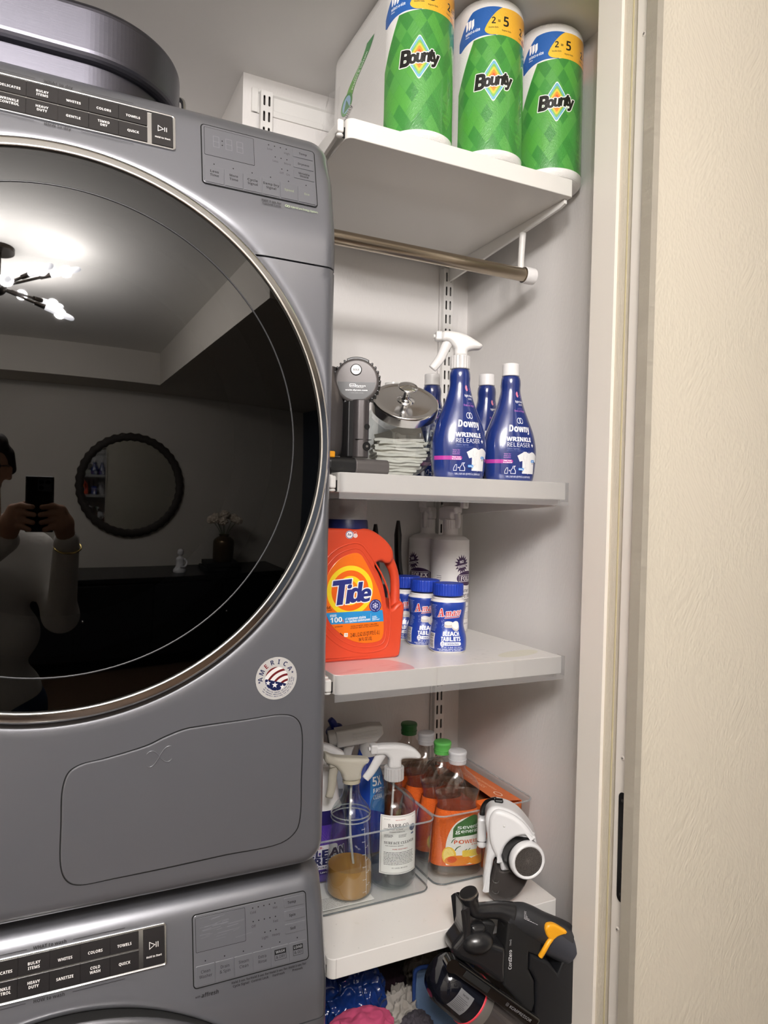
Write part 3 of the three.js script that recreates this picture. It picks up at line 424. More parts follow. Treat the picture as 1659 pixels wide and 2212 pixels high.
function towelPack(px, pz, printDeg, label, side) {
  const R = .0603, rz = side ? .168 : .118;
  const t = thing('paper_towel_pack', label, 'paper towels', [px, S1, pz], 0, 'paper towel packs on the top shelf');
  const rows = smoothRows([[0, R - .016, rz - .016, -1], [.004, R - .006, rz - .006, -1], [.014, R, rz, -1], [.06, R, rz, -1], [.14, R, rz, -1], [.225, R, rz, -1], [.266, R - .0005, rz - .0005, -1], [.277, R - .005, rz - .005, -1], [.282, R - .015, rz - .015, -1]], 4);
  mesh('wrapper', loft(rows, 96), phy('#f0eeeb', .45, { bumpMap: rep(towelBump, 6, 4), bumpScale: .0009, clearcoat: .7, clearcoatRoughness: .12 }), t);
  const c = 90 + printDeg, w0 = Math.min(c + 110, 179.9), w1 = Math.max(c - 110, .1), g = patch(rows, w0, w1, .002, .277, .0005, 70, 40), u = g.attributes.uv;
  for (let i = 0; i < u.count; i++) { const w = w0 + (w1 - w0) * u.getX(i); u.setX(i, .5 + (c - w) / 220); }
  mesh('print', g, phy('#ffffff', .38, { map: bountyTex, clearcoat: 1, clearcoatRoughness: .06, bumpMap: rep(fineBump, 2, 2), bumpScale: .0006 }), t);
  if (side) { const q = new THREE.PlaneGeometry(.22, .225).rotateY(-Math.PI / 2).translate(-R - .0006, .150, .008); mesh('side_print', q, phy('#ffffff', .4, { map: sideTex, transparent: true, clearcoat: .8 }), t);
    seed = 3; const P = []; for (let i = 0; i <= 14; i++) for (let j = 0; j <= 5; j++) P.push([-R - .002 - .010 * rnd() * (j > 1 ? 1 : .3), .006 + i * .0145, -.085 - j * .016 - .004 * rnd()]); const f = new THREE.PlaneGeometry(1, 1, 5, 14), a = f.attributes.position; P.forEach((p, i) => a.setXYZ(i, p[0], p[1], p[2])); f.computeVertexNormals(); mesh('loose_film', f, phy('#ffffff', .12, { transmission: .92, thickness: 0 }), t); }
  return t;
}
towelPack(.560, -1.176, 27, 'green-wrapped paper towel pack whose white side faces the dryer', true);
towelPack(.7005, -1.122, 27, 'green-wrapped paper towel pack between the two others');
towelPack(.8345, -1.122, 27, 'green-wrapped paper towel pack against the right closet wall');
// ---------------------------------------------------------------- second shelf
// trigger spray head: nozzle along +x, origin at the top of the collar
function sprayer(parent, y, turn, o) {
  const g = sub('spray_head', parent, [o.x || 0, y, o.z || 0], [0, turn, 0]), k = o.s || 1; g.scale.set(k, k, k);
  const col = [], n = 40; for (let i = 0; i < n; i++) { const a = i / n * 2 * Math.PI; col.push(new THREE.Vector2(Math.cos(a) * (o.rc || .0165) * (i % 2 ? 1 : .955), Math.sin(a) * (o.rc || .0165) * (i % 2 ? 1 : .955))); }
  const ch = o.ch || .022; mesh('collar', ext(new THREE.Shape(col), ch, .001, 1).rotateX(-Math.PI / 2).translate(0, -ch, 0), o.collar || o.mat, g);
  const pr = o.profile || [[-.033, .013], [-.036, .018], [-.024, .027], [-.006, .036], [.014, .040], [.03, .039], [.032, .025], [.02, .022], [.011, .012], [.0095, 0], [-.0105, 0], [-.0115, .008], [-.02, .011]];
  const w = o.w || .021; mesh('head', ext(shapeOf(pr, 90), w, .0065, 5).translate(0, 0, -w / 2), o.mat, g);
  mesh('nozzle', merge([bx(.012, .016, .017, .0365, .032, 0, .003), cyl(.0035, .0035, .004, 0, 0, 0, 16).rotateZ(Math.PI / 2).translate(.0435, .032, 0)]), o.nozzle || o.mat, g);
  mesh('trigger', taper(o.trig || [[.020, .024, 0], [.026, .012, 0], [.034, -.006, 0], [.046, -.022, 0]], [.0055, .0048, .0045, .004], 24, 12, 1.7), o.trigMat || o.mat, g);
  return g;
}
{
  const W = 1400, H = 1500, YT2 = .190;
  const rows = smoothRows([[0, .040, .026, 2.4], [.003, .0435, .029, 2.4], [.02, .0465, .0315, 2.4], [.055, .0490, .033, 2.3], [.085, .0445, .030, 2.2], [.112, .0345, .0255, 2.1], [.135, .0255, .021, 2], [.155, .0197, .0182, 2], [.166, .0178, .0172, 2], [.177, .0182, .0178, 2], [.186, .0172, .017, 2], [.192, .0145, .0145, 2]], 5);
  const draw = tex(W, H, (x) => {
    x.fillStyle = '#1c3073'; x.fillRect(0, 0, W, H);
    const Y = (y) => H * (1 - y / YT2), rxA = (y) => rowAt(rows, y)[1], X = (xm, y) => W / 2 + Math.asin(Math.max(-.999, Math.min(.999, xm / rxA(y)))) / (170 * rad) * W, sc = (y) => W / (rxA(y) * 170 * rad), vs = H / YT2;
    const T = (s, xm, y, hm, wm, o = {}) => txt(x, s, X(xm, y), Y(y), hm * vs, { ...o, w: wm * sc(y) });
    x.fillStyle = '#e58aa4'; for (const [a, r] of [[-.9, 0], [-.35, 0], [.2, 0], [.7, 0], [1.5, 0]]) { x.save(); x.translate(X(.006, .154), Y(.154)); x.rotate(a); x.beginPath(); x.ellipse(0, -26, 22, 40, 0, 0, 7); x.fill(); x.restore(); } for (let i = 0; i < 26; i++) ell(x, X(.011 + .004 * rnd(), .154), Y(.15 + .009 * rnd()), 5, 5, ['#b48ad0', '#8f7ad0'][i % 2]);
    T('light fresh', .011, .1435, .0052, .019); T('scent', .013, .1385, .0052, .010, { weight: 'normal' }); T('parfum', .0115, .131, .0042, .012, { color: '#7d5aa8', weight: 'normal' }); T('frais et léger', .011, .1265, .0048, .023, { color: '#b06ab8' });
    x.strokeStyle = '#eef0f6'; x.lineWidth = 11; for (const d of [-1, 1]) { x.save(); x.translate(X(.009 + d * .0022, .1085), Y(.1085)); x.rotate(d * .35); x.beginPath(); x.ellipse(0, 0, .0033 * sc(.108), .0047 * vs, 0, 0, 7); x.stroke(); x.restore(); }
    T('Downy', .009, .094, .0165, .040, { color: '#f2f3f7', thick: 5 });
    T('WRINKLE', .0085, .0745, .0105, .046, { color: '#f5f5f8', thick: 4 }); T('RELEASER', .0065, .0645, .0105, .042, { color: '#e8eaf2', weight: 'normal' }); T('+', .0318, .0645, .012, .006, { color: '#fff', thick: 5 });
    T('Fabric Spray', -.004, .0575, .0038, .018, { color: '#8f9cc4', weight: 'normal' }); T('Defroisseur en vaporisateur', .0, .0538, .003, .028, { color: '#5a6aa0', weight: 'normal' });
    ['Votre fer', 'dans une', 'bouteille'].forEach((s, i) => T(s, -.0125, .0478 - i * .0033, .0034, .0125, { color: '#b77cc4' }));
    rr(x, X(-.034, .0345), Y(.0378), X(-.003, .0345) - X(-.034, .0345), .0068 * vs, 26, '#b63f9c'); x.fillStyle = '#b63f9c'; x.fillRect(X(-.0465, .0345), Y(.0378), X(-.02, .0345) - X(-.0465, .0345), .0068 * vs); T('Your iron', -.012, .0360, .0034, .014); T('in a bottle', -.0115, .0328, .0034, .0155);
    const p = (a, b) => [X(a, b), Y(b)]; poly(x, [p(.002, .045), p(.0135, .0525), p(.018, .0525), p(.0235, .0495), p(.029, .0525), p(.0335, .0525), p(.043, .046), p(.041, .0345), p(.0355, .036), p(.0355, .0135), p(.0105, .0135), p(.0105, .036), p(.0058, .0345)], '#e9e9ea'); x.fillStyle = '#fbfbfb'; x.fillRect(X(.0228, .03), Y(.053), 5, .041 * vs); x.strokeStyle = 'rgba(180,182,190,.8)'; x.lineWidth = 4; for (let i = 0; i < 9; i++) { x.beginPath(); x.moveTo(...p(.0115 + .009 * rnd(), .018 + .03 * rnd())); x.lineTo(...p(.0115 + .009 * rnd(), .016 + .03 * rnd())); x.stroke(); }
    rr(x, X(.004, .021), Y(.0235), X(.0135, .021) - X(.004, .021), .0045 * vs, 22, '#2e86d4'); T('Before', .0088, .0212, .0031, .0075); T('Avant', .0085, .0172, .003, .008, { color: '#10182f' }); rr(x, X(.0285, .036), Y(.0385), X(.0365, .036) - X(.0285, .036), .0045 * vs, 22, '#2e86d4'); T('After', .0325, .0362, .0031, .006); T('Après', .0325, .0322, .003, .006, { color: '#10182f' });
    x.strokeStyle = '#eef0f6'; x.lineWidth = 7; x.beginPath(); [[-.0155, .013], [-.0155, .0165], [-.0125, .023], [-.0105, .023], [-.0105, .013]].forEach((q, i) => i ? x.lineTo(...p(...q)) : x.moveTo(...p(...q))); x.closePath(); x.stroke(); T('=', -.0075, .018, .006, .003); x.beginPath(); [[-.0055, .013], [-.0055, .018], [-.003, .023], [-.0025, .026], [0, .0265], [-.0015, .023], [.0005, .018], [.0005, .013]].forEach((q, i) => i ? x.lineTo(...p(...q)) : x.moveTo(...p(...q))); x.closePath(); x.stroke();
    T('1.00 L (1.05 US QT/PTE É.-U.) 33.8 FL OZ LIQ', .0085, .0075, .0042, .044, { color: '#dfe3ee' });
  });
  const blue = phy('#101948', .16, { clearcoat: 1, clearcoatRoughness: .06 }), lab = phy('#ffffff', .2, { map: draw, clearcoat: 1, clearcoatRoughness: .05 });
  function bottle(px, pz, turn, label, spray) {
    const t = thing('fabric_spray_bottle', label, 'bottle', [px, S2, pz], turn, 'blue fabric spray bottles on the second shelf');
    mesh('bottle_body', loft(rows, 64), blue, t); mesh('print', patch(rows, 175, 5, .001, .1895, .0003, 60, 60), lab, t);
    if (!spray) mesh('cap', lathe([[.0145, .191], [.0158, .1915], [.0158, .194], [.0152, .196], [.0152, .212], [.0145, .2135], [0, .214]], 40), M.white, t);
    else sprayer(t, .214, 2.75 - turn, { mat: phy('#eceae8', .35, { transmission: .15, thickness: 0 }), collar: phy('#f1efee', .3, { transmission: .3, thickness: 0 }), nozzle: phy('#f2f1ef', .3, { transmission: .4, thickness: 0 }), s: 1.05 });
    return t;
  }
  bottle(.6525, -1.060, -.2, 'blue fabric spray bottle with white trigger head beside the glass jar', true);
  bottle(.7640, -1.066, -.26, 'blue fabric spray bottle with white cap at the front near the right wall');
  bottle(.782, -1.17, -.26, 'blue fabric spray bottle with white cap half hidden behind the two front ones');
  bottle(.691, -1.225, -.2, 'blue fabric spray bottle with white cap behind the trigger bottle and the jar');
  const sm = thing('small_bottle', 'small bottle with clear cap behind the jar lid', 'bottle', [.642, S2, -1.30]); mesh('bottle_body', loft(smoothRows([[0, .025, .025], [.004, .028, .028], [.13, .028, .028], [.16, .014, .014], [.172, .0135, .0135]], 4), 40), phy('#e8e8ea', .3), sm); mesh('cap', cyl(.0165, .0165, .03, 0, .188, 0, 32), phy('#f4f4f2', .2, { transmission: .5, thickness: 0 }), sm);
}
{ // glass jar with a slanted chrome lid, dryer sheets inside
  const C = [.584, S2, -1.156], t = thing('glass_jar', 'round clear glass jar with tilted chrome lid holding dryer sheets', 'jar', C);
  const tip = V3(-.16, .76, .62).normalize(), ctr = V3(0, .0735, 0), R = .0735, lidD = .050;
  // squashed globe with flat base, cut by the slanted opening
  const g = new THREE.SphereGeometry(R, 64, 48), p = g.attributes.position; const keepI = [];
  for (let i = 0; i < p.count; i++) { const v = V3(p.getX(i), p.getY(i), p.getZ(i)); v.y = Math.max(v.y, -.0732); p.setXYZ(i, v.x + ctr.x, v.y + ctr.y, v.z + ctr.z); }
  const ix = g.index.array; for (let i = 0; i < ix.length; i += 3) { let ok = true; for (let k = 0; k < 3; k++) { const v = V3(p.getX(ix[i + k]), p.getY(ix[i + k]), p.getZ(ix[i + k])).sub(ctr); if (v.dot(tip) > lidD) ok = false; } if (ok) keepI.push(ix[i], ix[i + 1], ix[i + 2]); } g.setIndex(keepI); g.computeVertexNormals();
  mesh('glass', g, phy('#e9eded', .02, { transmission: 1, thickness: 0, ior: 1.85 }), t);
  const nk = mesh('neck', lathe([[.0525, 0], [.0515, .008], [.052, .026]], 64), phy('#fbfcfc', .02, { transmission: 1, thickness: 0, ior: 1.45 }), t); nk.position.copy(ctr.clone().addScaledVector(tip, lidD - .001)); nk.quaternion.setFromUnitVectors(V3(0, 1, 0), tip);
  const lid = sub('lid', t, ctr.clone().addScaledVector(tip, lidD + .020).toArray()); lid.quaternion.setFromUnitVectors(V3(0, 1, 0), tip);
  mesh('lid_top', lathe([[0, .0125], [.030, .0118], [.046, .0098], [.051, .0108], [.0565, .0122], [.0588, .0112], [.0595, .008], [.0595, -.006], [.0585, -.0075], [.0575, -.006]], 80), std('#f3f3f3', .14, { metalness: 1 }), lid);
  mesh('knob', lathe([[.0155, .012], [.0155, .0135], [.011, .0155], [.006, .018], [.0055, .031], [.009, .035], [.0165, .037], [.0175, .0385], [.0165, .040], [.009, .0425], [0, .043]], 48), M.chrome, lid);
  seed = 9; const sheetM = std('#fbf6ec', .9, { bumpMap: rep(fineBump, 3, 3), bumpScale: .0006, side: THREE.DoubleSide });
  for (let i = 0; i < 13; i++) { // folded dryer sheets, one by one
    const y = .003 + i * .0052, rr0 = Math.sqrt(Math.max(R * R - (y - .0715) ** 2, 0)) * .69, s = new THREE.BoxGeometry(2 * rr0 * (i > 9 ? .86 : 1), .0049, 2 * rr0 * (.82 + .16 * rnd()), 24, 2, 10), a = s.attributes.position;
    for (let k = 0; k < a.count; k++) { const X = a.getX(k), Z = a.getZ(k); a.setXYZ(k, X + .0035 * perlin.noise(Z * 60, i * 2.3, a.getY(k) * 300), a.getY(k) + .0012 * perlin.noise(X * 50, Z * 40, i * .35) + .0005 * Math.sin(X * 120 + i), Z + .003 * perlin.noise(X * 60, i * 1.7, a.getY(k) * 300)); }
    s.computeVertexNormals(); const q = thing('dryer_sheet', 'folded cream dryer sheet in the stack inside the glass jar', 'dryer sheet', [C[0] - .002 + .004 * rnd(), C[1] + y, C[2]], -.45 + .2 * rnd(), 'dryer sheets in the glass jar'); mesh('sheet', s.translate(0, .0026, 0), sheetM, q);
  }
  const tg = new THREE.PlaneGeometry(.085, .06, 16, 12), a = tg.attributes.position; for (let k = 0; k < a.count; k++) a.setZ(k, .008 * Math.sin(a.getX(k) * 40) * (1 + a.getY(k) * 10) - a.getX(k) ** 2 * 3); tg.rotateX(-1.0); tg.computeVertexNormals();
  const top = thing('dryer_sheet', 'loose crumpled dryer sheet lying on top of the stack in the jar', 'dryer sheet', [C[0], C[1] + .081, C[2] + .005], -.3); mesh('sheet', tg, sheetM, top);
}
{ // handheld vacuum motor body standing on its battery
  const t = thing('handheld_vacuum', 'dark grey handheld vacuum with round motor cap standing on its battery', 'vacuum', [.458, S2, -1.055], 0);
  const gm = phy('#4a4646', .32, { metalness: .45, clearcoat: .3 }), dk = phy('#1a1a1b', .35), gm2 = std('#5a5655', .42, { metalness: .3 });
  const hd = sub('motor', t, [-.008, .149, .012], [0, -.42, 0]);    // axis along local z, cap faces the viewer
  const gear = []; for (let i = 0; i < 120; i++) { const a = i / 120 * 2 * Math.PI, side = Math.abs(Math.cos(a)) > .42 && Math.sin(a) > -.85, k = side && Math.floor(i / 2) % 2 ? .0345 : .0392; gear.push([Math.cos(a) * k, Math.sin(a) * k]); }
  mesh('fins', ext(shapeOf(gear), .034, .001, 1).translate(0, 0, -.038), dk, hd);
  mesh('barrel', cyl(.0355, .031, .055, 0, 0, 0, 48).rotateX(Math.PI / 2).translate(0, 0, -.062), dk, hd);
  mesh('cap', lathe([[0, 0], [.031, 0], [.0345, -.0012], [.036, -.004], [.036, -.008]], 64).rotateX(Math.PI / 2), gm2, hd);
  const dt = tex(512, 512, (x, W) => { x.fillStyle = '#171819'; x.fillRect(0, 0, 512, 512); rr(x, 166, 70, 78, 82, 20, null, '#fff', 9); txt(x, 'ask', 204, 112, 46, { w: 62 }); txt(x, 'dyson', 312, 120, 58, { weight: 'normal', w: 140, thick: 2 }); txt(x, 'online and support', 300, 164, 20, { w: 110 }); txt(x, 'www.dyson.com', 258, 236, 54, { w: 300 }); txt(x, '1-866-693-9766', 258, 312, 34, { color: '#8d8d90', weight: 'normal', w: 190 }); });
  const half = new THREE.Shape(); half.absarc(0, 0, .0302, Math.PI + .04, 2 * Math.PI - .04); const hg = planeUV(ext(half, .0006), -.0302, -.0302, .0604, .0302); mesh('cap_plate', hg.translate(0, -.001, .0002), phy('#ffffff', .3, { map: dt }), hd);
  const mt = tex(128, 128, (x) => { x.fillStyle = '#e7e5e3'; x.fillRect(0, 0, 128, 128); txt(x, 'MAX', 64, 66, 40, { color: '#3a3838', w: 82 }); });
  mesh('max_button', merge([planeUV(ext(new THREE.Shape().absarc(0, 0, .008, 0, 2 * Math.PI), .0018, .0005), -.008, -.008, .016, .016)]).translate(-.001, .0175, 0), phy('#ffffff', .4, { map: mt }), hd);
  mesh('button_ring', new THREE.TorusGeometry(.0086, .0006, 8, 40).translate(-.001, .0175, .0004), M.gap, hd);
  mesh('cyclone', loft(smoothRows([[.028, .026, .026], [.04, .036, .036], [.12, .037, .037], [.15, .030, .030], [.172, .024, .024]], 4), 40).translate(-.050, 0, -.030), phy('#6d6867', .25, { metalness: .6 }), t);
  const h = mesh('handle', ext(rrect(-.0135, -.016, .0135, .016, .011), .092, .0015, 2).rotateX(-Math.PI / 2).translate(0, 0, 0), gm, t); h.position.set(.0, .026, .012); h.rotation.y = -.3;
  mesh('handle_back', box2(-.024, -.010, .026, .116, -.014, .018, .003), dk, t);
  const hp = at(776, 918, { z: -1.04 }), hs = at(776, 966, { z: -1.04 });
  mesh('screw_hole', cyl(.0046, .0046, .002, 0, 0, 0, 20).rotateX(Math.PI / 2).translate(.0045, .075, .0285), M.gap, t); mesh('charge_port', merge([cyl(.006, .006, .002, 0, 0, 0, 24).rotateX(Math.PI / 2).translate(.0045, .044, .0285), new THREE.TorusGeometry(.0062, .0008, 8, 24).translate(.0045, .044, .0292)]), M.gap, t); mesh('port_pin', cyl(.002, .002, .002, 0, 0, 0, 12).rotateX(Math.PI / 2).translate(.0045, .044, .0297), M.steel, t);
  mesh('handle_seam', box2(-.013, .0135, .0545, .0551, .0135, .0283, 0), M.gap, t);
  mesh('battery', ext(rrect(-.0125, 0, .0125, .0245, .009), .058, .0018, 3).rotateY(Math.PI / 2).translate(-.012, 0, .016), gm2, t); mesh('battery_base', ext(rrect(-.014, 0, .014, .0255, .009), .045, .0018, 3).rotateY(Math.PI / 2).translate(-.056, 0, .013), dk, t);
  mesh('release_tab', bx(.012, .010, .012, -.052, .029, .018, .002), std('#e59a16', .4), t);
}
// ---------------------------------------------------------------- third shelf
{ // orange detergent jug, outlines read off on the plane of its front
  const PZ = -1.088, o = (a, b) => { const p = at(690 + a / 5.82, 1060 + b / 5.82, { z: PZ }); return [p.x, p.y - S3]; };
  const t = thing('detergent_jug', 'orange laundry detergent jug with clear dosing cap and side handle', 'detergent', [0, S3, 0]);
  const body = [[75, 478], [350, 476], [600, 478], [650, 490], [750, 545], [860, 640], [960, 790], [1030, 940], [1070, 1100], [1079, 1250], [1066, 1500], [1043, 1800], [1012, 1990], [985, 2040], [930, 2062], [500, 2095], [60, 2125], [-30, 2120], [-60, 2080], [-68, 1500], [-60, 1000], [-20, 700], [20, 520], [45, 486]].map(([a, b]) => o(a, b));
  const low = Math.min(...body.map((p) => p[1])); body.forEach((p) => { p[1] = p[1] < .03 ? Math.max((p[1] - low) * .45, 0) : p[1]; });
  const main = [[75, 478], [350, 476], [600, 478], [650, 490], [750, 545], [860, 640], [930, 745], [938, 850], [895, 912], [840, 912], [790, 885], [742, 896], [708, 940], [755, 1040], [800, 1150], [836, 1300], [850, 1420], [878, 1480], [930, 1478], [985, 1420], [1040, 1395], [1073, 1450], [1066, 1550], [1043, 1800], [1012, 1990], [985, 2040], [930, 2062], [500, 2095], [60, 2125], [-30, 2120], [-60, 2080], [-68, 1500], [-60, 1000], [-20, 700], [20, 520], [45, 486]].map(([a, b]) => o(a, b)); main.forEach((p) => { p[1] = p[1] < .03 ? Math.max((p[1] - low) * .45, 0) : p[1]; });
  const grip = [[880, 790], [935, 890], [983, 1000], [1008, 1120], [1012, 1250], [1008, 1380], [1005, 1520]].map(([a, b]) => [...o(a, b), PZ - .019]);
  const red = phy('#cf4526', .38, { clearcoat: .2, clearcoatRoughness: .3 });
  mesh('jug_body', merge([ext(shapeOf(main, 260), .074, .0055, 6).translate(0, 0, PZ - .074), taper(grip, [.0135, .0095, .0083, .008, .0082, .009, .011], 50, 20)]), red, t);
  const lab = [[265, 850], [400, 790], [480, 785], [530, 815], [565, 870], [625, 980], [700, 1140], [760, 1300], [790, 1480], [805, 1650], [800, 1800], [770, 1872], [700, 1902], [560, 1915], [420, 1890], [280, 1815], [150, 1690], [85, 1560], [60, 1350], [70, 1180], [110, 1040], [180, 930]].map(([a, b]) => o(a, b));
  const lc = [lab.reduce((q, p) => q + p[0], 0) / lab.length, lab.reduce((q, p) => q + p[1], 0) / lab.length], out = (k) => lab.map((p) => { const dx = p[0] - lc[0], dy = p[1] - lc[1], d = Math.hypot(dx, dy); return [p[0] + dx / d * k, p[1] + dy / d * k]; });
  { const r = out(.0165); const cv = r.map((p) => [p[0], p[1], PZ - .0005]); mesh('ridge', tube(cv, .0016, 120, 8, true), red, t); const ring2 = out(.0075).map((p) => [p[0], p[1], PZ - .0008]); mesh('ridge', tube(ring2, .0014, 120, 8, true), red, t); }
  const x0 = Math.min(...lab.map((p) => p[0])), x1 = Math.max(...lab.map((p) => p[0])), y0 = Math.min(...lab.map((p) => p[1])), y1 = Math.max(...lab.map((p) => p[1]));
  const tt = tex(1024, 1500, (x, W, H) => {
    const P = (a, b) => { const q = o(a, b); return [(q[0] - x0) / (x1 - x0) * W, (y1 - q[1]) / (y1 - y0) * H]; }, k = W / 745;
    x.fillStyle = '#ee7212'; x.fillRect(0, 0, W, H); const c = P(385, 1255);
    ell(x, ...c, 284 * k, 300 * k, '#f2d626'); ell(x, ...c, 230 * k, 243 * k, '#ec6510'); ell(x, ...c, 158 * k, 176 * k, '#f2d626'); ell(x, c[0], c[1], 100 * k, 118 * k, '#ec8a18');
    const bl = (a, b) => P(a, b); poly(x, [bl(40, 1540), bl(800, 1498), bl(805, 1640), bl(40, 1688)], '#2a8fd0');
    for (const st of [1, 0]) { const cc = { color: '#26307c', stroke: st ? '#f6f4f0' : null, sw: 34 * k, skew: -.2, thick: st ? 0 : 12 }; const rt = -.09; const q = P(285, 1300); x.save(); x.translate(...q); x.rotate(rt); txt(x, 'T', -14 * k, -18 * k, 400 * k, { ...cc, w: 240 * k }); txt(x, 'i', 78 * k, 18 * k, 290 * k, cc); txt(x, 'd', 168 * k, 8 * k, 300 * k, cc); txt(x, 'e', 290 * k, 28 * k, 270 * k, cc); x.restore(); }
    const sn = P(700, 1445); ell(x, ...sn, 76 * k, 78 * k, '#26307c'); for (let i = 0; i < 6; i++) { x.save(); x.translate(...sn); x.rotate(i * Math.PI / 3); x.fillStyle = '#eef'; x.fillRect(-3 * k, -38 * k, 6 * k, 38 * k); x.fillRect(-13 * k, -30 * k, 26 * k, 5 * k); x.restore(); } for (let i = 0; i < 22; i++) { const a = i / 22 * 6.283; x.save(); x.translate(sn[0] + Math.cos(a) * 60 * k, sn[1] + Math.sin(a) * 60 * k); x.rotate(a); x.fillStyle = '#eef'; if (i % 11 !== 5) x.fillRect(-5, -5, 10, 13); x.restore(); }
    const L = (s2, a, b, h, w, oo = {}) => txt(x, s2, ...P(a, b), h * k, { align: 'left', rot: -.05, w: w * k, ...oo });
    L('REMOVES', 130, 1568, 22, 80); L('ÉLIMINE', 130, 1584, 20, 80); L('100', 130, 1632, 84, 150); L('%', 284, 1640, 50, 24, { color: '#e0622a' }); L('of', 320, 1612, 36, 26, { weight: 'normal' }); L('common stains', 355, 1608, 44, 225); L('des', 320, 1646, 36, 42, { weight: 'normal' }); L('taches communes', 372, 1640, 42, 262); x.fillStyle = '#cfe6f6'; x.fillRect(P(642, 1540)[0], P(642, 1540)[1], 3, 90 * k); ['CLEAN', 'BREEZE™', 'BRISE-PURE™'].forEach((q, i) => L(q, 660, 1582 + i * 21, 20, [55, 70, 98][i]));
    L('64', 88, 1472, 50, 48, { color: '#3a1a10' }); L('LOADS▫', 88, 1505, 20, 75, { color: '#3a1a10' });
    L('HE/TURBO/FINE', 190, 1714, 18, 96, { color: '#3a1a10' }); L('CAUTION: EYE IRRITANT. HARMFUL IF SWALLOWED.', 388, 1706, 24, 340, { color: '#3a1a10' }); L('ATTENTION: IRRITE LES YEUX. NOCIF SI AVALÉ.', 388, 1730, 24, 360, { color: '#3a1a10' });
    L('2.48 L (2.62 US QT/PTE É.-U.)', 388, 1818, 66, 370, { color: '#2b1510' }); L('84 FL OZ LIQ.', 492, 1872, 56, 170, { color: '#2b1510' }); rr(x, ...P(308, 1790), 46 * k, 46 * k, 4, '#f2ece4'); L('1.5', 316, 1812, 32, 30, { color: '#1d1a18' }); poly(x, [P(258, 1782), P(298, 1816), P(290, 1824), P(256, 1796)], '#6b2a12');
  });
  mesh('label', planeUV(ext(shapeOf(lab, 140), .0016, .0006), x0, y0, x1 - x0, y1 - y0).translate(0, 0, PZ - .0006), phy('#ffffff', .35, { map: tt, clearcoat: .5, clearcoatRoughness: .15 }), t);
  const bd = o(382, 553), bt = tex(256, 160, (x) => { x.clearRect(0, 0, 256, 160); ell(x, 190, 50, 30, 26, null, '#f3ddd8', 5); ell(x, 200, 96, 40, 36, 'rgba(240,215,210,.85)', '#f3ece8', 5); ell(x, 84, 80, 78, 74, '#eceaec'); ell(x, 84, 80, 68, 64, null, '#3a3a78', 11); txt(x, 'he', 84, 76, 62, { color: '#23204a', skew: -.25 }); });
  mesh('badge', new THREE.PlaneGeometry(.0235, .0147).translate(bd[0] + .0035, bd[1], PZ + .0004), phy('#ffffff', .4, { map: bt, transparent: true }), t);
  const cc = o(355, 470), cx = cc[0] * 1.033, cy = cc[1], cz = PZ - .036; const navy = phy('#1c2455', .35);
  mesh('cap_collar', lathe([[.0342, cy - .002], [.0352, cy], [.0338, cy + .0125], [.0325, cy + .014], [.0325, cy + .017]], 64).translate(cx, 0, cz), navy, t);
  mesh('cap_cup', lathe([[.0325, cy + .014], [.0327, cy + .0475], [.0317, cy + .049], [0, cy + .049]], 64).translate(cx, 0, cz), phy('#e6e7e7', .3, { transmission: .6, thickness: 0, bumpMap: rep(paintBump, 4, 2), bumpScale: .0012 }), t);
  mesh('spout', merge([lathe([[.0145, cy + .01], [.0128, cy + .036], [.0118, cy + .0365], [.0118, cy + .012]], 40).translate(cx - .002, 0, cz), cyl(.031, .031, .002, cx, cy + .0135, cz, 48)]), navy, t);
}
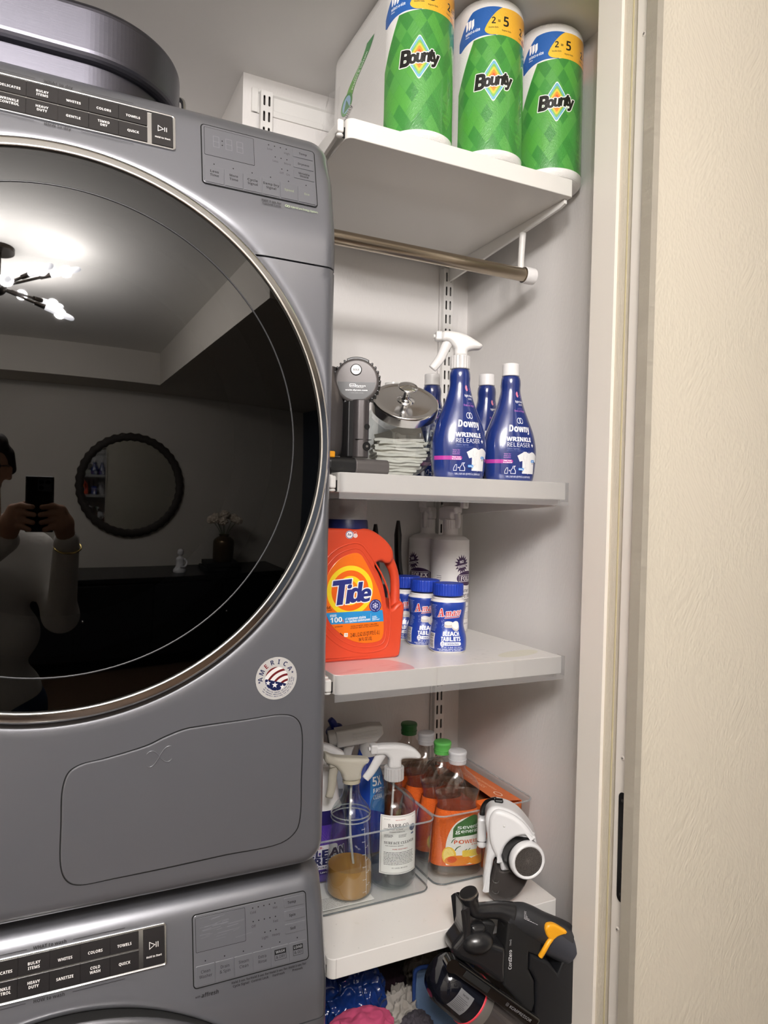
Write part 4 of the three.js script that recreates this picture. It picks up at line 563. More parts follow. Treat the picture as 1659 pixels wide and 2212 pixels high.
{ // three bleach tablet bottles in a row
  const rows = smoothRows([[0, .0285, .0285, 2.7], [.003, .0315, .0315, 2.7], [.012, .033, .033, 2.7], [.028, .0328, .0328, 2.5], [.048, .0282, .0282, 2.3], [.064, .0292, .0292, 2.3], [.080, .0315, .0315, 2.3], [.090, .0312, .0312, 2.2], [.0945, .028, .028, 2], [.098, .0268, .0268, 2]], 5);
  const W = 1024, H = 640, tt = tex(W, H, (x) => {
    x.fillStyle = '#203f9c'; x.fillRect(0, 0, W, H); const c = 480;      // logo centre; full sleeve is 230 degrees
    x.save(); x.translate(c + 4, 130); x.transform(1, -.1, -.18, 1, 0, 0); for (const st of [1, 0]) { txt(x, 'A', -128, -6, 150, { color: '#d7383a', font: 'serif', stroke: st ? '#f4f2f4' : null, sw: 16, w: 110 }); txt(x, 'maze', 56, 10, 120, { color: '#d7383a', font: 'serif', stroke: st ? '#f4f2f4' : null, sw: 16, w: 220 }); } x.fillStyle = '#f4f2f4'; x.fillRect(-60, 66, 220, 14); x.fillStyle = '#d7383a'; x.fillRect(-56, 69, 210, 8); x.restore();
    for (let i = 0; i < 60; i++) ell(x, c - 120 + 80 * rnd(), 230 + 110 * rnd(), 2 + 2 * rnd(), 3, '#9fb6e8');
    rr(x, c - 72, 262, 124, 72, 30, '#cfc9c2'); ell(x, c - 10, 272, 62, 26, '#f1efec'); ell(x, c + 92, 318, 58, 56, '#cfc9c2'); ell(x, c + 92, 296, 56, 52, '#f6f4f2', null, 0, .3);
    txt(x, 'BLEACH', c + 22, 408, 72, { w: 214, thick: 3 }); txt(x, 'TABLETS', c + 18, 474, 74, { w: 240, thick: 3 });
    rr(x, c - 60, 515, 200, 46, 22, '#f4f4f6'); txt(x, 'ORIGINAL', c + 46, 540, 34, { color: '#22398a', w: 132 }); ell(x, c - 74, 538, 34, 38, '#f4f4f6', '#203f9c', 4); txt(x, '32', c - 74, 528, 26, { color: '#22398a' }); txt(x, 'TABS', c - 74, 552, 18, { color: '#22398a' });
    txt(x, 'NET WT. 5.64 OZ (160 g)', c + 30, 584, 26, { w: 240, weight: 'normal' }); txt(x, 'DANGER: CORROSIVE. KEEP OUT OF REACH OF', c + 10, 608, 16, { w: 330 }); txt(x, 'CHILDREN. HARMFUL IF SWALLOWED.', c + 10, 626, 16, { w: 280 });
    scribble(x, 120, 40, 170, 9, 20, 5, '#b9c6ea', .3); scribble(x, 120, 250, 170, 8, 18, 5, '#b9c6ea', .3);
    x.fillStyle = '#f0eff0'; x.fillRect(130, 410, 130, 200); x.fillStyle = '#15151a'; for (let yy = 420; yy < 600;) { const h = 2 + Math.floor(rnd() * 8); x.fillRect(142, yy, 100, h); yy += h + 2 + Math.floor(rnd() * 6); }
  });
  const lab = phy('#ffffff', .28, { map: tt, clearcoat: .8, clearcoatRoughness: .08 }), capM = phy('#1d3fb0', .4);
  const spots = [[.673, -1.117, -.28, 'bleach tablet bottle with its full label showing, in front of the other two'], [.664, -1.1870, -.28, 'middle one of three blue bleach tablet bottles'], [.660, -1.2575, -.28, 'bleach tablet bottle behind the others, next to the detergent jug handle']];
  let first; for (const [a, b, r, l] of spots) {
    if (first) { copyOf(first, l, [a, S3, b], r); continue; }
    const t = first = thing('tablet_bottle', l, 'bottle', [a, S3, b], r, 'bleach tablet bottles');
    mesh('bottle_body', loft(rows, 56), M.white, t); mesh('sleeve', patch(rows, 205, -25, .0035, .0905, .0004, 60, 40), lab, t);
    const cp = []; for (let i = 0; i < 72; i++) { const k = i / 72 * 2 * Math.PI; cp.push([Math.cos(k) * (i % 2 ? .0277 : .0272), Math.sin(k) * (i % 2 ? .0277 : .0272)]); } mesh('cap', ext(shapeOf(cp), .0225, .002, 3).rotateX(-Math.PI / 2).translate(0, .1005, 0), capM, t); mesh('neck_ring', cyl(.0285, .0285, .0025, 0, .0965, 0, 40), M.white, t);
  }
}
{ // two white carpet spot remover spray bottles
  const rows = smoothRows([[0, .037, .037], [.004, .0398, .0398], [.02, .0405, .0405], [.1, .0405, .0405], [.185, .0405, .0405], [.194, .0388, .0388], [.2, .032, .032], [.203, .022, .022], [.206, .0165, .0165], [.222, .016, .016]], 5);
  const tt = tex(1024, 900, (x, W, H) => { x.fillStyle = '#e9e6e4'; x.fillRect(0, 0, W, H); const c = 560; x.save(); x.translate(c - 70, 160); x.rotate(-.15); star(x, 0, 0, 118, 74, 16, '#3c2149'); txt(x, 'NO', -4, -30, 46); txt(x, 'RINSING!', 0, 24, 44, { w: 150 }); x.restore();
    ell(x, c + 40, 330, 190, 88, '#3c2149'); x.fillStyle = '#ece9e7'; x.fillRect(c - 118, 288, 316, 84); x.fillStyle = '#3c2149'; x.fillRect(c - 112, 294, 304, 72); txt(x, 'FOLEX', c + 40, 332, 72, { font: 'serif', color: '#ece9e7', w: 270, thick: 2 });
    txt(x, 'INSTANT', c + 10, 480, 46, { color: '#2a2030', skew: -.2, w: 150 }); txt(x, 'CARPET SPOT', c + 10, 542, 62, { color: '#2a2030', w: 290 }); txt(x, 'REMOVER', c + 10, 600, 62, { color: '#2a2030', w: 210 }); txt(x, 'No Vacuuming', c + 30, 670, 26, { color: '#3a3040', weight: 'normal' }); scribble(x, c - 60, 740, 220, 5, 18, 5, '#77707a'); txt(x, '32 FL. OZ.', c + 40, 872, 24, { color: '#3a3040' }); scribble(x, 120, 300, 90, 20, 24, 6, '#6a6270'); });
  const lab = phy('#ffffff', .45, { map: tt }); const wh = phy('#e6e3e1', .45);
  for (const [a, b, r, sr, l] of [[.787, -1.302, .22, -1.25, 'white spot remover spray bottle with its purple label in view'], [.778, -1.3845, -1.3, -2.4, 'white spot remover spray bottle turned away, behind the tablet bottles']]) {
    const t = thing('spot_remover_bottle', l, 'spray bottle', [a, S3, b], r, 'spot remover bottles'); mesh('bottle_body', loft(rows, 64), wh, t); mesh('label', patch(rows, 200, -20, .015, .172, .0004, 50, 20), lab, t);
    sprayer(t, .236, sr - r, { mat: wh, s: 1.0, w: .026, profile: [[-.024, 0], [-.026, .012], [-.024, .024], [-.012, .028], [.016, .028], [.022, .026], [.022, .014], [.014, .012], [.012, .0], [-.01, -.003]], trig: [[.016, .014, 0], [.019, .004, 0], [.019, -.010, 0], [.017, -.016, 0]], ch: .02 });
  }
}
{ // black-handled brushes and two bottles seen past the jug
  for (const [a, b, lean, H, l] of [[.672, -1.318, .16, .232, 'black-handled scrub brush leaning right behind the jug handle'], [.600, -1.275, -.02, .225, 'black-handled scrub brush behind the shoulder of the jug']]) {
    const t = thing('scrub_brush', l, 'brush', [a, S3, b], 0, 'scrub brushes'); mesh('handle', taper([[.022 + lean * .1, .035, 0], [.012, .09, 0], [.0, .15, 0], [-.002, H - .03, 0], [-.002, H, 0]], [.012, .008, .0085, .0095, .004], 40, 16, .8), phy('#0c0c0d', .3), t); mesh('head', bx(.03, .022, .018, .022 + lean * .1, .03, 0, .005), M.black, t); mesh('bristles', box2(.012 + lean * .1, .034 + lean * .1, 0, .02, -.008, .008), std('#3b3a3a', .9), t);
  }
  const t = thing('lotion_bottle', 'cream bottle with plum cap seen through the jug handle', 'bottle', [.655, S3, -1.375]); mesh('bottle_body', loft(smoothRows([[0, .018, .018], [.003, .021, .021], [.055, .021, .021], [.06, .018, .018]], 4), 32), phy('#c9b79a', .4), t); mesh('cap', lathe([[.0195, .06], [.02, .062], [.0195, .092], [.018, .094], [0, .094]], 32), phy('#35162f', .35), t);
  const w = thing('spray_bottle', 'white-headed spray bottle behind the jug, seen through its handle', 'spray bottle', [.578, S3, -1.35]); mesh('bottle_body', loft(smoothRows([[0, .022, .022], [.003, .025, .025], [.08, .025, .025], [.1, .012, .012], [.112, .012, .012]], 4), 32), phy('#d9d6cc', .4), w); sprayer(w, .13, -.5, { mat: M.white, collar: M.black, s: .8 });
}
// ---------------------------------------------------------------- lowest shelf: clear bins and cleaners
const clearM = phy('#f0f3f3', .03, { transmission: 1, thickness: 0, ior: 1.5 }), bottleM = phy('#f0f3f3', .04, { transmission: 1, thickness: 0, ior: 1.8 }), clearEdge = phy('#dfe3e4', .06, { transmission: .75, thickness: 0 });
function bin(x0, x1, z0, z1, h, label) {
  const t = thing('clear_bin', label, 'storage bin', [0, S4, 0], 0, 'clear plastic bins'), r = .02, k = .006;
  const ring = (g, y) => { const a0 = x0 - g, a1 = x1 + g, b0 = z0 - g, b1 = z1 + g, P = []; const arc = (cx, cz, s) => { for (let i = 0; i <= 8; i++) { const a = s + i / 8 * Math.PI / 2; P.push([cx + Math.cos(a) * r, y, cz + Math.sin(a) * r]); } }; arc(a1 - r, b1 - r, 0); arc(a0 + r, b1 - r, Math.PI / 2); arc(a0 + r, b0 + r, Math.PI); arc(a1 - r, b0 + r, Math.PI * 1.5); return P; };
  const lv = [[0, .004], [.0, .006], [k, h]].map(([g, y]) => ring(g, y)), n = lv[0].length, P = lv.flat().flat(), I = []; for (let j = 0; j < lv.length - 1; j++) for (let i = 0; i < n; i++) { const a = j * n + i, b = j * n + (i + 1) % n; I.push(a, a + n, b, b, a + n, b + n); }
  const g = new THREE.BufferGeometry(); g.setAttribute('position', new THREE.Float32BufferAttribute(P, 3)); g.setAttribute('uv', new THREE.Float32BufferAttribute(new Float32Array(P.length / 3 * 2), 2)); g.setIndex(I); g.computeVertexNormals(); mesh('wall', g, clearM, t);
  const bs = rrect(x0, -z1, x1, -z0, r); mesh('base', ext(bs, .003, .001, 2, 8).rotateX(-Math.PI / 2).translate(0, .0005, 0), phy('#ffffff', .04, { transmission: 1, thickness: 0 }), t);
  mesh('rim', tube(ring(k, h), .0017, 160, 8, true), clearEdge, t); mesh('foot_rim', tube(ring(0, .003), .0014, 160, 8, true), phy('#8f9698', .1, { transmission: .6, thickness: 0 }), t);
  return t;
}
bin(.416, .648, -1.385, -1.112, .130, 'clear plastic bin holding the spray cleaners');
bin(.664, .870, -1.385, -1.118, .130, 'clear plastic bin holding dish soap bottles and an orange box');
{ const t = thing('paper_sheet', 'printed white sheet lying in the clear bin under the amber bottle', 'paper', [.488, S4 + .0042, -1.165]); const g = new THREE.BoxGeometry(.105, .0006, .085); const tt = tex(512, 416, (x) => { x.fillStyle = '#e9e7e4'; x.fillRect(0, 0, 512, 416); scribble(x, 40, 250, 380, 9, 18, 5, '#6d6a66', .4); }); const m = std('#ffffff', .7, { map: tt }); mesh('sheet', g, m, t); }
{ // clear sprayer with amber liquid
  const t = thing('refill_spray_bottle', 'clear measuring spray bottle with amber liquid in the bottom', 'spray bottle', [.508, S4 + .005, -1.160], .1);
  const rows = smoothRows([[0, .034, .034], [.003, .039, .039], [.012, .0415, .0415], [.05, .0405, .0405], [.10, .0365, .0365], [.132, .034, .034], [.137, .0352, .0352], [.141, .0352, .0352], [.145, .0345, .0345], [.156, .029, .029], [.17, .0185, .0185], [.182, .0145, .0145], [.196, .0143, .0143]], 4);
  mesh('bottle_body', loft(rows, 64), bottleM, t);
  const lq = rows.filter((r) => r[0] < .058).map((r) => [r[0] + .002, r[1] - .0022, r[2] - .0022]); mesh('liquid', loft(lq, 56), phy('#b88438', .18, { clearcoat: .3 }), t);
  for (const y of [.1355, .1425]) mesh('band', new THREE.TorusGeometry(.0346, .0012, 8, 64).rotateX(Math.PI / 2).translate(0, y, 0), clearEdge, t);
  const mk = tex(128, 1024, (x) => { x.clearRect(0, 0, 128, 1024); x.fillStyle = '#f4f4f2'; x.fillRect(60, 20, 5, 980); for (let i = 0; i < 11; i++) { const y = 40 + i * 92; x.fillRect(i % 2 ? 64 : 30, y, 36, 5); if (i % 2 === 0) txt(x, String(22 - i * 2), 14, y, 24, { weight: 'normal' }); else txt(x, String(600 - i * 50), 108, y - 14, 20, { weight: 'normal' }); } });
  mesh('scale_print', patch(rows, 86, 62, .010, .128, .0006, 8, 30), phy('#ffffff', .5, { map: mk, transparent: true }), t);
  mesh('dip_tube', tube([[0, .2, 0], [-.002, .12, .002], [.010, .012, .006]], .0022, 20, 8), phy('#f2f2ee', .4, { transmission: .5, thickness: 0 }), t);
  const fr = phy('#cfcabb', .45, { transmission: .35, thickness: 0 }); mesh('neck_ring', cyl(.0158, .0158, .006, 0, .199, 0, 40), phy('#a9a390', .4), t);
  sprayer(t, .202, Math.PI - .25, { mat: fr, ch: .004, rc: .0155, s: 1.0, w: .026, profile: [[-.029, .030], [-.030, .034], [-.018, .037], [.01, .040], [.034, .044], [.05, .050], [.05, .036], [.032, .026], [.02, .012], [.0145, 0], [-.0145, 0], [-.016, .012], [-.02, .022]], trig: [[.03, .03, 0], [.034, .012, 0], [.036, -.012, 0], [.04, -.03, 0]] });
}
{ // clear surface cleaner bottle with paper label
  const t = thing('surface_cleaner_bottle', 'clear spray bottle with a white printed paper label and white nozzle', 'spray bottle', [.5955, S4 + .005, -1.166], 0);
  const rows = smoothRows([[0, .034, .034], [.003, .039, .039], [.01, .0422, .0422], [.03, .0435, .0435], [.10, .0435, .0435], [.135, .0425, .0425], [.152, .037, .037], [.164, .026, .026], [.171, .0165, .0165], [.178, .0155, .0155], [.188, .0155, .0155]], 5);
  mesh('bottle_body', loft(rows, 64), bottleM, t); mesh('liquid', loft(rows.filter((r) => r[0] < .038).map((r) => [r[0] + .003, r[1] - .002, r[2] - .002]), 56), phy('#d8e2e5', .02, { transmission: 1, thickness: 0, ior: 1.33 }), t);
  const tt = tex(640, 1024, (x, W, H) => { x.fillStyle = '#ebe9e5'; x.fillRect(0, 0, W, H); x.strokeStyle = '#5c5854'; x.lineWidth = 5; x.strokeRect(18, 18, W - 36, H - 36); x.lineWidth = 2; x.strokeRect(30, 30, W - 60, H - 60); const d = '#3a3836';
    txt(x, 'MADE IN THE U.S.A.', 320, 78, 20, { color: '#a33c38', w: 160 }); txt(x, 'BARR-CO.', 300, 175, 88, { font: 'serif', color: d, w: 350 }); txt(x, 'original scent', 210, 235, 46, { font: 'serif', color: d, weight: 'normal', skew: -.3, w: 300 }); txt(x, 'CLEANS SURFACES', 270, 285, 24, { color: d, w: 240 }); scribble(x, 70, 335, 150, 3, 18, 7, d, .2); scribble(x, 290, 335, 140, 3, 18, 7, d, .2);
    ell(x, 535, 250, 62, 58, '#59647e'); for (let i = 0; i < 26; i++) ell(x, 490 + 90 * rnd(), 205 + 90 * rnd(), 8, 6, ['#39445e', '#8a94aa'][i % 2]); x.strokeStyle = '#39445e'; x.lineWidth = 6; x.beginPath(); x.moveTo(535, 300); x.lineTo(535, 360); x.stroke(); ell(x, 535, 352, 34, 16, '#6a748c');
    txt(x, 'SURFACE CLEANER', 320, 475, 62, { font: 'serif', color: d, w: 500 }); txt(x, 'FOR EVERYDAY MESSES', 230, 528, 22, { color: d, w: 280 }); txt(x, 'PURE VEGETABLE', 320, 585, 26, { color: '#a33c38', w: 240 }); x.fillStyle = d; scribble(x, 70, 640, 500, 9, 26, 9, d, .06); txt(x, 'ST. LOUIS, MO 63144', 320, 915, 28, { font: 'serif', color: d, w: 250 }); txt(x, 'NET 32 FL OZ', 110, 70, 16, { color: d, weight: 'normal' }); txt(x, '946 mL', 560, 70, 16, { color: d, weight: 'normal' }); });
  mesh('label', patch(rows, 148, 48, .033, .137, .0006, 30, 20), std('#ffffff', .75, { map: tt, side: THREE.DoubleSide }), t);
  mesh('dip_tube', tube([[0, .19, 0], [-.004, .1, 0], [-.014, .012, .004]], .0022, 20, 8), phy('#f4f4f2', .4, { transmission: .5, thickness: 0 }), t);
  sprayer(t, .210, Math.PI - .2, { mat: phy('#eeedec', .4, { transmission: .3, thickness: 0 }), collar: phy('#f0f0ef', .25, { transmission: .55, thickness: 0 }), rc: .0172, s: 1.08, profile: [[-.044, .012], [-.046, .016], [-.036, .028], [-.018, .036], [.002, .039], [.03, .039], [.034, .037], [.034, .024], [.018, .022], [.0105, .014], [.0095, 0], [-.0105, 0], [-.012, .012], [-.026, .013]], trig: [[.022, .024, 0], [.03, .010, 0], [.04, -.006, 0], [.05, -.018, 0]] });
}
{ // purple multi-purpose cleaner with a tall white head
  const t = thing('purple_cleaner_bottle', 'purple multi-purpose spray cleaner with a white head, partly hidden by the washer', 'spray bottle', [.487, S4 + .005, -1.238], .05);
  const rows = smoothRows([[0, .040, .024, 2.6], [.004, .044, .027, 2.6], [.05, .045, .028, 2.5], [.1, .040, .027, 2.3], [.128, .033, .025, 2.2], [.14, .028, .023, 2], [.17, .024, .021, 2], [.198, .018, .018, 2]], 4);
  mesh('bottle_body', loft(rows.filter((r) => r[0] <= .131), 48), phy('#4a2f96', .3, { clearcoat: .6 }), t); mesh('shroud', loft(rows.filter((r) => r[0] >= .128).map((r) => [r[0], r[1] + .001, r[2] + .001, r[3]]), 48), M.white, t);
  const tt = tex(900, 1200, (x, W, H) => { x.fillStyle = '#4a2f96'; x.fillRect(0, 0, W, H); x.fillStyle = '#231a5c'; x.fillRect(0, 0, W, 260); x.globalAlpha = .5; for (let i = 0; i < 26; i++) { x.strokeStyle = '#8f78d0'; x.lineWidth = 3; x.beginPath(); x.moveTo(450 + 300 * (rnd() - .5), 640); x.lineTo(900 * rnd(), 240 + 200 * rnd()); x.stroke(); } x.globalAlpha = 1; for (let i = 0; i < 14; i++) { x.save(); x.translate(150 + 160 * rnd(), 170 + 300 * rnd()); x.rotate(-.6 + rnd()); ell(x, 0, 0, 14, 46, ['#3e6b3a', '#6d55b8', '#9c86da'][i % 3]); x.restore(); }
    rr(x, 230, 600, 330, 120, 50, '#efecf4'); txt(x, 'MR.', 330, 640, 56, { color: '#c23a4c', font: 'serif', w: 120 }); for (const st of [1, 0]) { txt(x, 'CLEAN', 430, 745, 170, { color: '#1d2560', stroke: st ? '#f2f0f6' : null, sw: 34, w: 560, thick: st ? 0 : 10 }); txt(x, 'FREAK', 430, 880, 170, { color: '#1d2560', stroke: st ? '#f2f0f6' : null, sw: 34, w: 560, thick: st ? 0 : 10 }); } x.fillStyle = '#f2f0f6'; x.fillRect(150, 955, 600, 60); txt(x, 'MULTI-PURPOSE CLEANER', 450, 986, 52, { color: '#1d2560', w: 570 }); rr(x, 330, 1035, 260, 70, 30, '#2a1f6e'); txt(x, 'Lavender', 450, 1070, 46, { w: 190 }); });
  mesh('label', patch(rows, 165, 15, .004, .130, .0005, 40, 40), phy('#ffffff', .3, { map: tt, clearcoat: .5 }), t);
  sprayer(t, .206, Math.PI - .3, { mat: M.white, ch: .01, rc: .018, s: 1.0 });
}
{ // blue bottle with a big white square head, and a teal and a blue-capped bottle at the back of the bin
  const t = thing('blue_cleaner_bottle', 'blue spray cleaner with a square white head at the back of the bin', 'spray bottle', [.600, S4 + .005, -1.300], 0);
  const rows = smoothRows([[0, .036, .024, 2.6], [.004, .040, .027, 2.6], [.1, .040, .027, 2.5], [.15, .034, .025, 2.3], [.18, .02, .018, 2], [.2, .015, .015, 2]], 4); mesh('bottle_body', loft(rows, 48), phy('#143a9c', .15, { clearcoat: .8 }), t);
  const tt = tex(512, 700, (x, W, H) => { x.fillStyle = '#1740a4'; x.fillRect(0, 0, W, H); poly(x, [[250, 0], [512, 0], [512, 420], [420, 470], [250, 400]], '#3c86cc'); txt(x, '5X', 330, 120, 130, { w: 130 }); txt(x, 'FAST', 330, 215, 62, { w: 120 }); txt(x, 'CLEAN', 330, 280, 62, { w: 120 }); }); mesh('label', patch(rows, 160, 20, .03, .165, .0005, 30, 20), phy('#ffffff', .25, { map: tt, clearcoat: .7 }), t);
  const hd = sub('spray_head', t, [-.012, .215, 0], [0, -.25, .12]); const wh = phy('#dbd8d4', .45); mesh('collar', cyl(.018, .018, .03, .014, -.012, 0, 32), wh, hd); mesh('head', ext(shapeOf([[-.05, 0], [.03, 0], [.045, .014], [.044, .03], [.02, .034], [-.05, .033]], 0), .034, .004, 3).translate(0, 0, -.017), wh, hd); for (let i = 0; i < 3; i++) mesh('rib', bx(.05, .0018, .002, .008, .012 + i * .006, .0172, .0006), wh, hd); mesh('nozzle', cyl(.0155, .0155, .016, 0, 0, 0, 32).rotateZ(Math.PI / 2).translate(-.056, .017, 0), wh, hd); mesh('nozzle_hole', cyl(.010, .010, .002, 0, 0, 0, 24).rotateZ(Math.PI / 2).translate(-.0645, .017, 0), std('#8d8a86', .6), hd); mesh('trigger', taper([[-.02, 0, 0], [-.028, -.014, 0], [-.03, -.03, 0]], [.006, .006, .005], 16, 12, 1.6), wh, hd);
  const b = thing('teal_bottle', 'teal bottle squeezed in behind the measuring spray bottle', 'bottle', [.505, S4 + .005, -1.345]); mesh('bottle_body', loft(smoothRows([[0, .026, .022, 2.4], [.004, .029, .025, 2.4], [.14, .028, .025, 2.3], [.17, .02, .018], [.18, .016, .016]], 4), 40), phy('#17708c', .2, { clearcoat: .6 }), b); mesh('cap', lathe([[.0185, .178], [.0185, .204], [.015, .212], [0, .213]], 32), phy('#15402f', .4), b);
  const c = thing('blue_cap_bottle', 'bottle with a leaning blue twist cap at the back of the bin', 'bottle', [.560, S4 + .005, -1.357]); mesh('bottle_body', loft(smoothRows([[0, .026, .02, 2.4], [.004, .03, .024, 2.4], [.16, .03, .024, 2.4], [.2, .016, .016], [.215, .014, .014]], 4), 40), phy('#cfd4da', .3), c); const k = sub('cap', c, [0, .213, 0], [0, 0, .45]); mesh('cap_base', lathe([[.0185, 0], [.0185, .018], [.016, .021], [.009, .022], [0, .022]], 28), phy('#14227a', .35), k); mesh('spout', taper([[.003, .02, 0], [.003, .032, 0], [.001, .04, 0]], [.0085, .0075, .006], 10, 14), phy('#14227a', .35), k);
}
{ // four dish soap bottles in a file
  const rows = smoothRows([[0, .043, .021, 2.6], [.003, .047, .024, 2.6], [.012, .0495, .026, 2.6], [.05, .0485, .026, 2.5], [.095, .0445, .0255, 2.4], [.118, .040, .025, 2.3], [.130, .0385, .0248, 2.2], [.142, .0415, .0255, 2.1], [.155, .0435, .026, 2.1], [.168, .040, .0245, 2], [.181, .030, .021, 2], [.191, .018, .0165, 2], [.198, .0145, .0145, 2], [.206, .0145, .0145, 2]], 4);
  const tt = tex(900, 1000, (x, W, H) => { x.fillStyle = '#d9601f'; x.fillRect(0, 0, W, H); for (let i = 0; i < 9; i++) { x.strokeStyle = 'rgba(170,70,20,.35)'; x.lineWidth = 6; x.beginPath(); x.moveTo(40 + 820 * rnd(), 0); x.lineTo(60 + 800 * rnd(), 220); x.stroke(); } x.fillStyle = '#f0ece6'; x.beginPath(); x.moveTo(330, 980); x.bezierCurveTo(280, 600, 330, 300, 470, 150); x.bezierCurveTo(640, 60, 800, 140, 820, 300); x.lineTo(800, 980); x.fill();
    x.fillStyle = '#3c6b34'; x.beginPath(); x.moveTo(390, 330); x.bezierCurveTo(420, 210, 520, 110, 640, 100); x.bezierCurveTo(760, 110, 800, 200, 800, 300); x.lineTo(790, 440); x.bezierCurveTo(640, 470, 500, 440, 390, 490); x.fill(); txt(x, 'seventh', 590, 300, 92, { weight: 'normal', w: 320, thick: 2 }); txt(x, 'generation', 610, 376, 84, { weight: 'normal', w: 390, thick: 2 });
    txt(x, 'POWERED', 560, 565, 92, { color: '#d9541f', w: 320 }); txt(x, 'BY PLANTS', 640, 625, 32, { color: '#d9541f', w: 130 }); x.strokeStyle = '#3c5b34'; x.lineWidth = 10; for (const [a, b] of [[380, 500], [420, 640], [480, 700], [520, 690]]) { x.beginPath(); x.moveTo(a, b + 80); x.quadraticCurveTo(a + 10, b + 20, a + 40, b); x.stroke(); }
    ell(x, 350, 800, 80, 150, '#f0c23e'); ell(x, 350, 800, 62, 128, '#f7dc7c'); ell(x, 440, 900, 130, 90, '#e8882a'); rr(x, 470, 720, 210, 120, 20, '#eecb52'); ell(x, 740, 760, 90, 110, '#e06a2a'); ell(x, 700, 920, 170, 80, '#e8952f'); ell(x, 390, 880, 46, 60, '#d9541f'); });
  const sleeve = phy('#ffffff', .3, { map: tt, clearcoat: .6, clearcoatRoughness: .12, bumpMap: rep(fineBump, 1, 1), bumpScale: .0012 }), body = phy('#f3efeb', .04, { transmission: 1, thickness: 0, ior: 1.8 }), liq = phy('#f1e9e0', .03, { transmission: .97, thickness: 0 });
  const capG = phy('#57a84e', .4), capC = phy('#eeeef0', .3, { transmission: .45, thickness: 0 });
  for (const [a, b, r, g, l] of [[.722, -1.150, -.3, 0, 'orange-sleeved dish soap bottle with clear cap, its label facing out'], [.723, -1.208, -.3, 1, 'orange-sleeved dish soap bottle with bright green cap'], [.721, -1.270, -.3, 0, 'orange-sleeved dish soap bottle with clear cap between the green-capped two'], [.718, -1.340, -.2, 2, 'orange-sleeved dish soap bottle with dark green cap at the back of the file']]) {
    const t = thing('dish_soap_bottle', l, 'dish soap', [a, S4 + .005, b], r, 'dish soap bottles in the bin'); mesh('bottle_body', loft(rows, 56), body, t); mesh('liquid', loft(rows.filter((q) => q[0] < .150).map((q) => [q[0] + .002, q[1] - .002, q[2] - .002, q[3]]), 48), liq, t); mesh('sleeve', patch(rows, 178, 2, .022, .124, .0006, 50, 30), sleeve, t); mesh('back_sleeve', patch(rows, 358, 182, .022, .124, .0006, 30, 16), phy('#d9601f', .35), t);
    const cm = g === 1 ? capG : g === 2 ? phy('#2f6b33', .4) : capC; mesh('cap', lathe([[.0165, .205], [.0165, .2215], [.0175, .222], [.0175, .226], [.016, .2285], [0, .2285]], 36), cm, t); mesh('cap_ring', new THREE.TorusGeometry(.0166, .0008, 8, 36).rotateX(Math.PI / 2).translate(0, .2125, 0), cm, t);
  }
}
{ // orange carton
  const x0 = .776, x1 = .866, z0 = -1.372, z1 = -1.140, h = .115, t = thing('trash_bag_box', 'open orange carton standing in the bin beside the soap', 'box', [(x0 + x1) / 2, S4 + .005, (z0 + z1) / 2]);
  const hx = (x1 - x0) / 2, hz = (z1 - z0) / 2; const or = '#d8651f';
  const sideT = tex(768, 420, (x) => { x.fillStyle = or; x.fillRect(0, 0, 768, 420); txt(x, 'for Everyday Household Use', 440, 90, 44, { weight: 'normal', w: 500 }); txt(x, 'TALL 13 GAL', 460, 160, 50, { weight: 'normal', w: 320 }); scribble(x, 420, 260, 300, 6, 22, 7, '#f0c9b2', .3); });
  const sm = std('#ffffff', .6, { map: sideT }), om = std(or, .6), inner = std('#8a5a36', .8);
  const g = new THREE.PlaneGeometry(2 * hz, h); g.rotateY(-Math.PI / 2); mesh('panel', g.translate(-hx, h / 2, 0), sm, t);
  mesh('panel', box2(hx - .001, hx, 0, h, -hz, hz), om, t); mesh('panel', box2(-hx + .0003, hx, 0, h - .006, hz - .001, hz), om, t); mesh('panel', box2(-hx + .0003, hx, 0, h, -hz, -hz + .001), om, t); mesh('panel', box2(-hx + .0003, hx, 0, .001, -hz, hz), om, t); mesh('liner', box2(-hx + .002, hx - .002, .001, h - .02, -hz + .002, hz - .002), inner, t);
  const flT = tex(768, 256, (x) => { x.fillStyle = '#cf6a35'; x.fillRect(0, 0, 768, 256); txt(x, 'seventh generation', 420, 90, 50, { weight: 'normal', color: '#e8b79c', w: 330 }); txt(x, 'TRASH BAGS', 380, 165, 60, { weight: 'normal', color: '#e8b79c', w: 320 }); ell(x, 650, 130, 34, 30, null, '#f0d9cc', 8); });
  const f = new THREE.PlaneGeometry(2 * hz, .06, 8, 4); f.rotateX(-Math.PI / 2); f.rotateY(-Math.PI / 2); const a = f.attributes.position; for (let i = 0; i < a.count; i++) { const k = (hx - (a.getX(i) + hx - .031 + .001)) / .06; a.setX(i, a.getX(i) + hx - .031); a.setY(i, h + .004 * Math.max(0, k) + .006 * Math.max(0, k) * Math.cos(a.getZ(i) * 9)); } f.computeVertexNormals(); mesh('flap', f, std('#ffffff', .6, { map: flT }), t);
  const f2 = new THREE.PlaneGeometry(2 * hx - .004, .03); f2.rotateX(-1.2); mesh('flap', f2.translate(0, h - .004, hz - .016), om, t);
}
{ // black item behind the soap
  const t = thing('black_cable', 'coiled black cable behind the dish soap bottles', 'cable', [.782, S4 + .005, -1.32]); const P = []; for (let i = 0; i <= 60; i++) { const a = i / 60 * 12.5; P.push([-.014 + .002 * Math.cos(a * 3), .085 + .055 * Math.sin(a), -.01 + .035 * Math.cos(a) + .006 * (i / 60)]); } mesh('cord', tube([[-.014, .003, .04], ...P], .0035, 240, 8), M.blackMatte, t);
}
